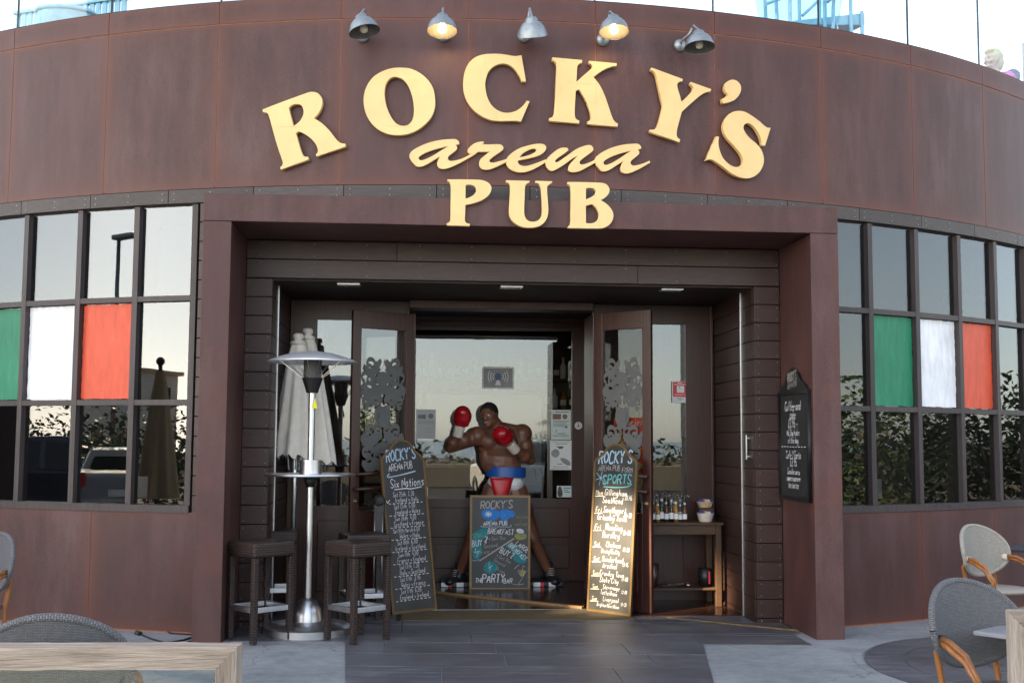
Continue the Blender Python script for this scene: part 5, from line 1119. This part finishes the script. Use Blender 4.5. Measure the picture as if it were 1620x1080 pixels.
# ================================================================== weathered wooden fence frames in the foreground
def fence(P0, P1, zt, lab, w=.075, dp=.11, other=None):
    P0, P1 = Vector(P0), Vector(P1); t = (P1 - P0).normalized(); L = (P1 - P0).length; nn = Vector((-t.y, t.x, 0)); T = Matrix(((t.x, nn.x, 0, P0.x), (t.y, nn.y, 0, P0.y), (0, 0, 1, 0), (0, 0, 0, 1))); o = root('fence_panel', P0, lab, 'fence')
    def mit(pts, nm, mat):     # extruded quad in the frame plane
        q = MB().hexa([T @ Vector((x, 0, z)) for x, z in pts] + [T @ Vector((x, dp, z)) for x, z in pts]).build(nm, mat, o)
        bm = bmesh.new(); bm.from_mesh(q.data); bmesh.ops.subdivide_edges(bm, edges=bm.edges[:], cuts=22, use_grid_fill=True); rj = random.Random(len(nm))
        for v in bm.verts: v.co += Vector((0, rj.uniform(-1, 1), rj.uniform(-1, 1))) * .0022
        bm.to_mesh(q.data); bm.free()
    mit([(0, zt), (L, zt), (L - w, zt - w), (w, zt - w)], 'top_rail', 'grey_wood'); mit([(0, .03), (0, zt - .001), (w - .001, zt - w - .001), (w - .001, .03)], 'stile', 'grey_wood_vertical'); mit([(L, .03), (L, zt - .001), (L - w + .001, zt - w - .001), (L - w + .001, .03)], 'stile', 'grey_wood_vertical')
    mit([(w + .001, .03), (L - w - .001, .03), (L - w - .001, .03 + w), (w + .001, .03 + w)], 'bottom_rail', 'grey_wood')
    MB().box(w, L - w, dp * .45, dp * .5, .03 + w, zt - w, T).build('pane', 'clear_glass', o)
a = at(375, 1024, 4.1); zf = a.z; b = Vector((a.x - 1.6, a.y - .07, 0)); fence((b.x, b.y, 0), (a.x, a.y, 0), zf, 'weathered wooden fence frame across the lower left corner')
a = at(1597, 969, 4.6); fence((a.x, a.y, 0), (a.x + 1.3, a.y - .35, 0), a.z, 'weathered wooden fence post and frame at the lower right corner')
# cable with plug
pts = [gr(218, 1001, .012), gr(240, 1010, .012), gr(262, 1016, .012), gr(290, 1012, .012), gr(303, 1008, .012)]
o = root('power_cable', pts[0], 'black power cable and plug lying on the ground by the left pier', 'cable'); MB().tube(pts, .008, 6).build('lead', 'black_rubber', o, True)
MB().tube([gr(303, 1003, .012), gr(270, 1001, .014), gr(257, 993, .02), gr(262, 985, .05), gr(276, 981, .06), gr(290, 986, .05), gr(304, 992, .03)], .006, 6).build('lead', 'black_rubber', o, True); MB().tube([gr(304, 1013, .012), gr(285, 1019, .012), gr(283, 1026, .012), gr(304, 1030, .012)], .007, 6).build('lead', 'black_rubber', o, True)
MB().tube([gr(222, 1002, .02), gr(216, 1000, .02)], .02, 10).build('plug', 'black_plastic', o, 'auto')
# ================================================================== roof terrace
def rp(u, v, back):     # point behind the parapet on the line of sight of (u, v)
    r = ray(u, v); a, z = oncyl(u, v); t = (CYL(math.degrees(a), z) - EYEV).length / r.length; return EYEV + r * (t + back)
ZR = 4.55
glass('blue_mesh', .02, (.72, .88, .95))
def sit_person(name, hc, face, lab, hairmat, topmat, top2, long_hair, seat_drop, lean=Vector((0, 0, 0)), arms=True):
    base = Vector((hc.x, hc.y, hc.z - seat_drop)); o = root(name, base, lab, 'person'); f = Vector((face.x, face.y, 0)).normalized(); sd = Vector((-f.y, f.x, 0)); u_ = Vector((0, 0, 1)); hT = Matrix(((sd.x, -f.x, 0), (sd.y, -f.y, 0), (0, 0, 1))).to_4x4()
    h = lambda x, y, z: hc + (hT @ Vector((x, y, z)))
    b = MB(); ch = hc - u_ * .36 + lean; hp = hc - u_ * .72 + lean * 1.6
    b.ell(hc, (.074, .092, .112), hT); b.ell(h(0, -.018, -.06), (.056, .066, .062), hT); b.ell(h(0, -.092, -.02), (.013, .018, .026), hT); b.ell(h(0, -.082, -.082), (.026, .02, .02), hT); b.ell(h(0, -.085, .02), (.05, .012, .01), hT)
    for s_ in (-1, 1): b.ell(h(s_ * .076, .0, -.012), (.012, .022, .032), hT); b.ell(h(s_ * .04, -.07, -.03), (.024, .02, .02), hT)
    b.cap(hc - u_ * .08, hc - u_ * .2 + lean * .4, .05, .056)
    kn = []
    for s_ in (-1, 1):
        sh = hc - u_ * .25 + sd * s_ * .165 + lean * .6; el = sh - u_ * .24 + sd * s_ * .05 + f * .06; wr = el + f * .22 + u_ * .02 - sd * s_ * .08
        b.cap(el, wr, .04, .03); b.ell(wr + f * .045, (.04, .04, .022)); hn = wr + f * .07
        for k in range(4): q = hn + sd * (k - 1.5) * .018; b.cap(q, q + f * (.05 - .006 * abs(k - 1)) - u_ * .012, .0095, .0085)
        b.cap(wr + f * .02 - sd * s_ * .03, wr + f * .06 - sd * s_ * .055, .011, .009); kn.append((sh, el, wr))
    remeshed(b, 'body', 'human_skin', o, .009, 3)
    c = MB(); c.ell(ch, (.18, .11, .22), hT); c.ell(hp + u_ * .1, (.17, .12, .18), hT); c.cap(hc - u_ * .22 + lean * .5, ch, .075, .13)
    for sh, el, wr in kn: c.ell(sh, .078); c.cap(sh, el, .066, .05); c.cap(el, el.lerp(wr, .8), .052, .042)
    remeshed(c, 'jacket', topmat, o, .016, 4)
    l = MB()
    for s_ in (-1, 1):
        a_ = hp + sd * s_ * .09; k_ = a_ + f * .42 - u_ * .0; l.cap(a_, k_, .085, .06); l.cap(k_, Vector((k_.x, k_.y, base.z + .08)), .058, .042); l.cap(Vector((k_.x, k_.y, base.z + .05)), Vector((k_.x, k_.y, base.z + .05)) + f * .14, .045, .04)
    remeshed(l, 'trousers', 'navy_jacket', o, .018, 3)
    hb = MB(); hb.ell(h(0, .02, .03), (.086, .096, .10), hT); hb.ell(h(0, .05, -.03), (.082, .07, .10), hT); hb.ell(h(0, -.05, .085), (.066, .045, .03), hT)
    if long_hair:
        for s_ in (-1, 1): hb.cap(h(s_ * .07, .01, .02), h(s_ * .085, .0, -.24), .034, .026)
        hb.cap(h(0, .07, 0), h(0, .08, -.25), .075, .05); hb.ell(h(0, -.066, .052), (.06, .03, .025), hT)
    remeshed(hb, 'hair', hairmat, o, .010, 4)
    if top2:
        s2 = MB()
        for sh, el, wr in kn: s2.ell(sh + u_ * .012 - f * .02, .083)
        s2.ell(hc - u_ * .27 + lean * .6 - f * .035, (.17, .09, .07), hT); remeshed(s2, 'shoulder_panel', top2, o, .014, 4)
    for s_ in (-1, 1): MB().ell(h(s_ * .03, -.080, .0), (.012, .007, .007), hT).build('eye', 'eye_white', o, True); MB().ell(h(s_ * .03, -.0865, .0), (.0055, .003, .0055), hT).build('pupil', 'statue_hair', o, True)
    MB().ell(h(0, -.082, -.062), (.021, .007, .006), hT).build('mouth', 'lip', o, True); return o
hp_ = rp(1571, 95, .9); sit_person('person', hp_, Vector((-1, -.35, 0)), 'blonde person in a pink jacket sitting behind the roof balustrade', 'blonde_hair', 'pink_jacket', 'navy_jacket', False, max(.9, hp_.z - ZR), Vector((.12, .02, .02)))
a, z = oncyl(281, 716, RAD - .95); hw = CYL(math.degrees(a), z, RAD - .95); sit_person('person', hw, Vector((.25, -1, 0)), 'dark-haired person in a maroon top behind the left window', 'dark_hair', 'maroon_top', None, True, hw.z - .02)
# wooden chair beside the roof person
def simple_chair(c, rz, h, lab):
    T = Matrix.Translation((c.x, c.y, ZR)) @ Matrix.Rotation(rz, 4, 'Z'); o = root('roof_chair', T.to_translation(), lab, 'chair')
    for sx in (-.21, .21): MB().box(sx - .02, sx + .02, -.22, -.18, 0, h, T).build('leg', 'grey_wood_vertical', o, bevel=.004); MB().box(sx - .02, sx + .02, .18, .22, 0, .45, T).build('leg', 'grey_wood_vertical', o, bevel=.004)
    MB().box(-.23, .23, -.22, .23, .451, .48, T).build('seat', 'grey_wood', o, bevel=.004)
    for k in range(4): MB().box(-.18, .18, -.215, -.195, h - .06 - .11 * k, h - .01 - .11 * k, T).build('slat', 'grey_wood', o, bevel=.003)
q = rp(1616, 82, .5); simple_chair(q, .5, max(.95, q.z - ZR), 'grey wooden chair at the right end of the roof terrace')
# slatted sofa and dome chair on the left of the roof
def roof_sofa():
    A, B = rp(25, 19, 1.0), rp(206, -14, 1.0); t = (B - A); L = Vector((t.x, t.y, 0)).length; t = Vector((t.x, t.y, 0)).normalized(); n = Vector((-t.y, t.x, 0)); zt = (A.z + B.z) / 2; T = Matrix(((t.x, n.x, 0, A.x), (t.y, n.y, 0, A.y), (0, 0, 1, 0), (0, 0, 0, 1)))
    o = root('roof_sofa', Vector((A.x, A.y, ZR)), 'pale slatted sofa seen through the glass at the left of the roof', 'sofa'); zt = A.z
    MB().box(-.02, L, -.02, .05, zt - .03, zt, T).build('top_rail', 'teal_steel', o, bevel=.004)
    k = 0
    while k * .075 < L - .05: MB().box(k * .075, k * .075 + .05, 0, .02, ZR + .3, zt - .031, T).build('slat', 'teal_steel', o); k += 1
    MB().box(0, L, .051, .7, ZR + .3, ZR + .45, T).build('seat', 'cream_fabric', o, bevel=.03)
    for x in (.02, L - .08):
        for y in (.06, .62): MB().box(x, x + .06, y, y + .06, ZR, ZR + .3, T).build('leg', 'teal_steel', o)
roof_sofa()
def tub(u, v, back, wid, lab, rim_tilt):
    c = rp(u, v, back); T = Matrix.Translation((c.x, c.y, 0)); o = root('tub_chair', Vector((c.x, c.y, ZR)), lab, 'chair'); zt = c.z
    ring = [Vector((c.x + wid * cos(a), c.y + wid * .9 * sin(a), zt + rim_tilt * sin(a))) for a in [2 * pi * k / 36 for k in range(37)]]; MB().tube(ring, .022, 8, False).build('rim', 'teal_steel', o, True)
    low = [Vector((c.x + wid * .62 * cos(a), c.y + wid * .55 * sin(a), ZR + .36)) for a in [2 * pi * k / 36 for k in range(37)]]
    MB().add(ring[:36] + low[:36], [(j, (j + 1) % 36, 36 + (j + 1) % 36, 36 + j) for j in range(36)] + [tuple(range(36, 72))]).build('shell', 'pale_blue' if 'dome' in lab else 'blue_mesh', o, True)
    for k in range(4): a = pi / 4 + k * pi / 2; MB().tube([Vector((c.x + wid * .75 * cos(a), c.y + wid * .7 * sin(a), ZR)), Vector((c.x + wid * .9 * cos(a), c.y + wid * .8 * sin(a), zt + rim_tilt * sin(a)))], .018, 8).build('leg', 'teal_steel', o, True)
tub(104, 21, .62, .26, 'pale dome-backed chair before the slatted roof sofa', .02)
tub(1263, -8, .62, .42, 'pale blue round-rimmed steel chair seen through the roof glass', .16)
def roof_bench():
    A = rp(1245, 38, .3); B = rp(1368, 24, .3); t = Vector((B.x - A.x, B.y - A.y, 0)); L = t.length; t.normalize(); n = Vector((-t.y, t.x, 0)); T = Matrix(((t.x, n.x, 0, A.x), (t.y, n.y, 0, A.y), (0, 0, 1, 0), (0, 0, 0, 1))); o = root('roof_bench', Vector((A.x, A.y, ZR)), 'pale blue steel frame bench with angled arms on the roof', 'bench')
    zt = B.z; MB().hexa([T @ Vector(p) for p in ((0, .0, zt - .22), (L, .0, zt - .10), (L, .35, zt - .10), (0, .35, zt - .22), (0, 0, zt - .19), (L, 0, zt + .02), (L, .35, zt + .02), (0, .35, zt - .19))]).build('seat', 'teal_steel', o, bevel=.005)
    for x, top in ((.02, .10), (.46 * L, .28), (L * .80, .30), (L - .05, .02)):
        for y in (-.02, .36): MB().tube([T @ Vector((x, y, ZR)), T @ Vector((x, y, zt + top))], .018, 8).build('leg', 'teal_steel', o, True)
    for y in (-.02, .36): MB().tube([T @ Vector((.02, y, zt + .1)), T @ Vector((.46 * L, y, zt + .28))], .016, 8).build('arm', 'teal_steel', o, True); MB().tube([T @ Vector((.5 * L, y, zt + .05)), T @ Vector((L * .80, y, zt + .30))], .016, 8).build('arm', 'teal_steel', o, True)
roof_bench()

# ================================================================== things inside, seen through the glass
def bar_shelf():
    o = root('bar_shelf', F(3.2, 4.6, 0), 'dark bottle shelf behind the bar seen through the inner door', 'shelf')
    for z in (1.62, 1.98, 2.34): MB().fbox(1.7, 3.9, 4.5, 4.72, z - .025, z).build('shelf_board', 'table_wood', o)
    MB().fbox(1.7, 3.9, 4.73, 4.76, .02, 2.9).build('back_panel', 'door_wood', o)
    cols = ['oil_amber', 'oil_brown', 'clear_glass', 'label_white', 'leaf']
    for zi, z in enumerate((1.62, 1.98, 2.34)):
        for i in range(20):
            s = 1.78 + i * .107 + random.uniform(-.015, .015); p = F(s, 4.58 + random.uniform(-.03, .05), z); h = random.uniform(.22, .30); q = root('bottle', p, 'spirit bottle lined up on the dark bar shelf inside', 'bottle', 'bottles on the bar shelf')
            MB().lathe([(.0, .001), (.036, .001), (.037, h * .6), (.014, h * .74), (.013, h), (.0, h)], 12, Matrix.Translation(p), False).build('body', cols[(i * 7 + zi * 3) % 5], q, True)
            MB().lathe([(.038, h * .2), (.038, h * .48)], 12, Matrix.Translation(p), False).build('paper_label', 'label_white', q, True)
bar_shelf()
(sa, za), (sb, zb) = fd(675, 623, 4.4), fd(856, 740, 4.4)
q = root('projector_screen', F(sa, 4.4, zb), 'white roll-down screen hanging inside behind the boxer statue', 'screen'); MB().fbox(sa, sb, 4.398, 4.402, zb, za).build('sheet', 'paper', q); MB().fbox(sa - .02, sb + .02, 4.37, 4.43, za, za + .05).build('roller', 'board_black', q, bevel=.01)
a, z = oncyl(1520, 470, 8.4); c = CYL(math.degrees(a), z, 8.4); q = root('pendant_lamp', Vector((c.x, c.y, 4.29)), 'black bell-shaped pendant lamp hanging inside the right window', 'lamp')
MB().lathe([(.055, z + .10), (.06, z + .16), (.055, 4.28)], 20, Matrix.Translation((c.x, c.y, 0)), False).build('stem', 'board_black', q, True); MB().lathe([(.06, z + .12), (.12, z + .10), (.21, z + .02), (.23, z - .04), (.19, z - .08), (.10, z - .14), (.0, z - .17)], 32, Matrix.Translation((c.x, c.y, 0)), False).build('bell', 'board_black', q, True)
for k, (ang, r, lab) in enumerate(((-15.5, 7.9, 'dark pub table inside the left window near the porch'), (-20.5, 7.7, 'dark pub table inside the left window near the picture edge'), (27, 7.9, 'dark pub table inside the right window near the pier'), (34, 7.9, 'dark pub table inside the right window behind the white pane'))):
    c = CYL(ang, 0, r); o = root('pub_table', c, lab, 'table', 'tables inside the pub'); T = Matrix.Translation((c.x, c.y, .013)) @ Matrix.Rotation(rad(ang), 4, 'Z')
    MB().box(-.4, .4, -.35, .35, .98, 1.02, T).build('tabletop', 'table_wood', o, bevel=.005)
    for sx in (-.34, .34):
        for sy in (-.29, .29): MB().box(sx - .03, sx + .03, sy - .03, sy + .03, 0, .979, T).build('leg', 'table_wood', o)
    p = T @ Vector((-.1, -.15, 1.021)); q = root('menu_holder', p, ('white menu card standing on the table inside the window, table %s from the left' % ('second', 'first', 'third', 'fourth')[k]), 'menu'); MB().box(-.07, .07, -.004, .004, 0, .2, Matrix.Translation(p) @ Matrix.Rotation(rad(ang) + .3, 4, 'Z')).build('card', 'paper', q)

# ================================================================== what stands behind the camera and shows in the glass
wl_ = MB().box(-60, 40, -13.7, -13.4, 0, .78).build('low_wall', 'render_tan'); tag(wl_, 'long low tan wall beyond the road, mirrored in the door glass', 'wall')
def foliage(n, fn, size, rnd):
    mb = MB()
    for i in range(n):
        p = fn(rnd)
        if p is None: continue
        a = Vector((rnd.uniform(-1, 1), rnd.uniform(-1, 1), rnd.uniform(-.6, .6))).normalized(); b = a.orthogonal().normalized(); b = (b * cos(i) + a.cross(b) * sin(i)); s = size * rnd.uniform(.6, 1.3)
        mb.add([p - a * s, p + b * s * .45, p + a * s, p - b * s * .45], [(0, 1, 2, 3)])
    return mb
R_ = random.Random(4)
hg = foliage(9000, lambda r: Vector((r.uniform(-60, 40), -15.2 + r.gauss(0, .35), abs(r.gauss(.7, .42)))), .16, R_).build('hedge', 'leaf'); tag(hg, 'clipped green hedge behind the low tan wall', 'hedge', kind='stuff')
def hrow(A, B, h, wd, n, lab, seed):
    A, B = Vector((*A, 0)), Vector((*B, 0)); t = (B - A).normalized(); nn = Vector((-t.y, t.x, 0))
    q = foliage(n, lambda r: A.lerp(B, r.random()) + nn * r.gauss(0, wd * .4) + Vector((0, 0, min(h * 1.1, abs(r.gauss(h * .5, h * .28))))), .075, random.Random(seed)).build('hedge', 'leaf'); tag(q, lab, 'hedge', kind='stuff')
hrow((-21, 9), (-9, -9), 2.1, .9, 20000, 'green hedge across the car park on the left', 5)
hrow((13, 3.5), (13.5, 16), 2.5, 1.0, 22000, 'tall green hedge closing the right end of the terrace', 6)
def palm(p, h, lab, nf=26, L=1.7):
    o = root('palm_tree', p, lab, 'tree', 'palms around the terrace'); p = Vector(p); MB().tube([p + Vector((.06 * sin(k), 0, h * k / 8)) for k in range(9)], [.17 - .006 * k + .012 * (k % 2) for k in range(9)], 10).build('trunk', 'bark', o, True)
    mb = MB(); top = p + Vector((0, 0, h)); r = random.Random(int(h * 100))
    for i in range(nf):
        a = 2 * pi * i / nf * 2.6; el = r.uniform(-.5, 1.2); d = Vector((cos(a) * cos(el), sin(a) * cos(el), sin(el))); pts = [top + d * L * t + Vector((0, 0, -.9 * t * t * L * .6)) for t in [k / 12 for k in range(13)]]; sd = d.cross(Vector((0, 0, 1))).normalized()
        for k in range(1, 12):
            for s_ in (-1, 1):
                b = pts[k]; e = b + sd * s_ * .42 * sin(pi * k / 12.5) + (pts[k + 1] - b) * 1.6 - Vector((0, 0, .10)); w = (pts[k + 1] - b) * .28; mb.add([b, b + w, e], [(0, 1, 2)])
    mb.build('crown', 'palm_leaf', o)
def mir(u, v, t=None, z=None):      # real place of something seen mirrored in the inner door glass
    r = ray(u, v)
    if t is None: t = (z - EYE) / r.z
    p = EYEV + r * t; dd = DAX.dot(p - Vector((X0, Y0, 0))) - (DI + .03); return p - DAX * 2 * dd
pp = mir(893, 720, 26); palm((pp.x, pp.y, 0), 1.7, 'short palm on the terrace edge mirrored at the right of the door glass', 28, 1.3)
palm((9.5, 8.2, 0), 1.5, 'bushy palm beside the right end of the terrace', 30, 1.5); palm((11.0, 10.3, 0), 2.0, 'taller palm behind the bushy palm right of the terrace', 30, 1.7); palm((8.0, 5.9, 0), 1.1, 'lowest palm right of the terrace near the fence', 24, 1.2)
def car(loc, rz, mat, lab, suv=True):
    o = empty('parked_car', loc, lab, 'car', 'cars parked by the road'); H = 1.62 if suv else 1.42; Lh = 2.1; Wd = .86
    side = [(-2.1, .45), (-2.12, .8), (-2.05, .95), (-1.0, 1.02), (1.55, 1.06), (2.08, 1.0), (2.14, .6), (2.1, .35), (-1.9, .3)]
    vs = [Vector((x, y, z)) for y in (-Wd, Wd) for x, z in side]; n = len(side); MB().add(vs, [tuple(range(n)), tuple(reversed(range(n, 2 * n)))] + [((i + 1) % n, i, i + n, (i + 1) % n + n) for i in range(n)]).build('body', mat, o, bevel=.06)
    cab = [(-1.05, 1.0), (-.35, H - .08), (.1, H), (1.35 if suv else .9, H - .04), (1.95 if suv else 1.6, 1.03)]; n = len(cab)
    vs = [Vector((x, s_ * (Wd - .06 - .16 * (z - 1) / .6), z)) for s_ in (-1, 1) for x, z in cab]; MB().add(vs, [tuple(range(n)), tuple(reversed(range(n, 2 * n)))] + [((i + 1) % n, i, i + n, (i + 1) % n + n) for i in range(n)]).build('cabin', mat, o, bevel=.04)
    for s_ in (-1, 1):
        q = [(-.85, 1.06), (-.28, H - .14), (.35, H - .08), (.35, 1.06)]; q2 = [(.43, 1.06), (.43, H - .08), (1.28 if suv else .85, H - .12), (1.7 if suv else 1.35, 1.08)]
        for g in (q, q2): MB().add([Vector((x, s_ * (Wd - .052 - .16 * (z - 1) / .6), z)) for x, z in g], [(0, 1, 2, 3)]).build('side_window', 'car_glass', o)
        for x in (-1.35, 1.35):
            T = Matrix.Translation((x, s_ * (Wd - .08), .33)) @ Matrix.Rotation(pi / 2, 4, 'X'); w = MB().lathe([(.2, -.11), (.31, -.11), (.335, -.07), (.335, .07), (.31, .11), (.2, .11)], 24, T, False).build('wheel', 'tyre', o, 'auto'); MB().lathe([(.0, .06), (.2, .085), (.2, -.085), (.0, -.06)], 20, T, False).build('rim', 'galvanised', w, True)
        MB().box(2.03, 2.145, *sorted((s_ * .62, s_ * .84)), .78, 1.02).build('tail_light', 'tail_red', o, bevel=.02); MB().box(-2.15, -2.05, *sorted((s_ * .55, s_ * .82)), .68, .84).build('headlight', 'clear_glass', o, bevel=.02); MB().ell((-.75, s_ * (Wd + .12), 1.08), (.07, .12, .08)).build('wing_mirror', mat, o, True)
    r = 1.35 if suv else .9; x1 = 1.95 if suv else 1.6; MB().add([Vector((x1 - .02 + .03, s_ * .62, 1.08)) for s_ in (-1, 1)] + [Vector((r + .06 + .03, s_ * .58, H - .1)) for s_ in (1, -1)], [(0, 1, 2, 3)]).build('rear_window', 'car_glass', o); MB().add([Vector((-1.05 + .06, s_ * .68, 1.05)) for s_ in (1, -1)] + [Vector((-.40 - .02, s_ * .6, H - .12)) for s_ in (-1, 1)], [(0, 1, 2, 3)]).build('windscreen', 'car_glass', o)
    MB().box(2.12, 2.19, -.8, .8, .38, .58).build('bumper', mat, o, bevel=.03); MB().box(2.145, 2.152, -.26, .26, .62, .74).build('number_plate', 'paper', o); o.rotation_euler = (0, 0, rz)
pc_ = mir(768, 800, None, 0); car((pc_.x + 1.0, pc_.y - 1.0, 0.006), rad(86), 'car_white', 'white estate car mirrored behind the boxer statue')
car((-13.2, 2.6, 0.006), rad(40), 'car_silver', 'silver hatchback at the left end of the road', False); car((-14.6, 5.0, 0.006), rad(112), 'car_dark', 'dark blue estate car parked furthest left', True); car((-9.8, -2.2, .006), rad(215), 'car_white', 'white hatchback facing the other way on the far side of the road', False)
car((-18.5, .2, 0.006), rad(130), 'tail_red', 'red hatchback behind the silver one on the left', False)
for x, y, h, lab in ((-21.4, -2.7, 6.9, 'taller street lamp mirrored in the left window'), (-20.7, -3.2, 6.0, 'shorter street lamp mirrored in the left window')):
    o = root('street_lamp', (x, y, 0), lab, 'street lamp', 'street lamps left of the road'); MB().tube([(x, y, 0), (x, y, h - .05)], [.07, .05], 10).build('post', 'galvanised', o, True); MB().box(x - .15, x + .75, y - .14, y + .14, h - .04, h + .1).build('lantern', 'galvanised', o, bevel=.05)
def out_parasol(x, y, h, lab):
    o = root('closed_parasol', (x, y, 0), lab, 'parasol', 'closed beige parasols left of the terrace'); vs = []; n = 36; K = 10
    for i in range(K + 1):
        t = i / K
        for j in range(n): a = 2 * pi * j / n; rr = (.05 + .16 * t**.8) * (1 + .25 * t * sin(7 * a)); vs.append(Vector((x + rr * cos(a), y + rr * sin(a), h - .08 - 1.45 * t)))
    MB().add(vs, [(i * n + j, (i + 1) * n + j, (i + 1) * n + (j + 1) % n, i * n + (j + 1) % n) for i in range(K) for j in range(n)]).build('canopy', 'beige_fabric', o, True); MB().tube([(x, y, .1), (x, y, h)], .025, 10).build('pole', 'table_wood', o, True); MB().lathe([(.0, .006), (.28, .006), (.28, .07), (.05, .1), (.0, .1)], 24, Matrix.Translation((x, y, 0)), False).build('base', 'concrete', o, 'auto'); MB().ell((x, y, h + .03), .05).build('finial', 'table_wood', o, True)
out_parasol(-5.6, 7.3, 2.45, 'closed beige parasol just left of the picture, mirrored in the left window'); out_parasol(-8.2, 3.6, 2.5, 'closed beige parasol further left along the terrace')
def block(x0, x1, y0, y1, h, mat, lab, fl):
    o = root('far_building', ((x0 + x1) / 2, (y0 + y1) / 2, 0), lab, 'building', 'buildings across the road'); MB().box(x0, x1, y0, y1, 0, h).build('wall', mat, o); MB().box(x0 - .3, x1 + .3, y0 - .3, y1 + .3, h, h + .3).build('roof', 'render_tan', o)
    for k in range(fl):
        z = 1 + k * h / fl
        for i in range(int((y1 - y0) / 3)): MB().box(x1, x1 + .06, y0 + .8 + i * 3, y0 + 2.2 + i * 3, z, z + 1.3).build('window', 'car_glass', o)
        for i in range(int((x1 - x0) / 3)): MB().box(x0 + .8 + i * 3, x0 + 2.2 + i * 3, y1, y1 + .06, z, z + 1.3).build('window', 'car_glass', o)
block(-78, -62, -50, -34, 6.5, 'render_white', 'pale two-storey block far left across the road', 2); block(-60, -50, -66, -52, 4.0, 'render_tan', 'low tan building far left near the sea', 1); block(-95, -80, -20, -4, 9, 'render_white', 'taller pale block at the far left', 3)
o = root('timber_kiosk', (-11.5, 9.7, 0), 'brown timber kiosk standing left of the terrace', 'kiosk'); MB().box(-13, -10, 8.5, 11, .006, 3.1).build('wall', 'plank_wood_side', o); MB().box(-13.3, -9.7, 8.3, 11.2, 3.1, 3.28).build('roof', 'header_wood', o); MB().box(-9.998, -9.96, 9.0, 10.4, 1.05, 2.3).build('shutter', 'frame_wood', o)
# added unseen pines to shade the front, with crown gaps cut for the sun patch
PERP = Vector((-SUNH.y, SUNH.x, 0)); C0 = Vector((.3, 9.2, 2.7)); LD = 27.0; CT = C0 + SUNH * LD + Vector((0, 0, LD * math.tan(SUN_EL)))
TGT = [(F(3.42, 1.50, .42), .24), (F(3.70, 1.50, .45), .36), (F(4.96, .40, .62), -.16)]
def clear_gap(p, s):
    for g, r in TGT:
        v = p - g; d = (v - TOSUN * v.dot(TOSUN)).length
        if d < r + s: return True
    return False
for k, (off, lab) in enumerate(((-6.0, 'added shade pine front left of the pub, nearest the road'), (-2.0, 'added shade pine front left of the pub, second from the road'), (2.0, 'added shade pine front left of the pub, second from the kiosk side'), (6.0, 'added shade pine front left of the pub, nearest the kiosk side'))):
    c = CT + PERP * off; r = random.Random(30 + k); o = root('shade_pine', (c.x, c.y, 0), lab, 'tree', 'added shade pines front left of the pub')
    MB().tube([Vector((c.x + .1 * sin(i + k), c.y + .1 * cos(i), (c.z + 3) * i / 8)) - PERP * .9 for i in range(9)], [.13 - .010 * i for i in range(9)], 10).build('trunk', 'bark', o, True); lm = MB()
    for i in range(9): z = c.z - 3.5 + i * .9; a = i * 2.4; lm.tube([Vector((c.x, c.y, z)), Vector((c.x + 1.4 * cos(a), c.y + 1.4 * sin(a), z + .5)), Vector((c.x + 2.4 * cos(a), c.y + 2.4 * sin(a), z + 1.2))], [.10, .07, .03], 6)
    lm.build('limbs', 'bark', o)
    def fn(r):
        while True:
            x, y, z = r.uniform(-2.9, 2.9), r.uniform(-2.2, 2.2), r.uniform(-5.6, 6.0)
            if (x / 2.9)**6 + (y / 2.2)**4 + (abs(z) / 6.0)**8 < 1: break
        p = c + PERP * x + SUNH * y + Vector((0, 0, z)); return None if clear_gap(p, .28) else p
    foliage(9000, fn, .34, r).build('crown', 'leaf', o)
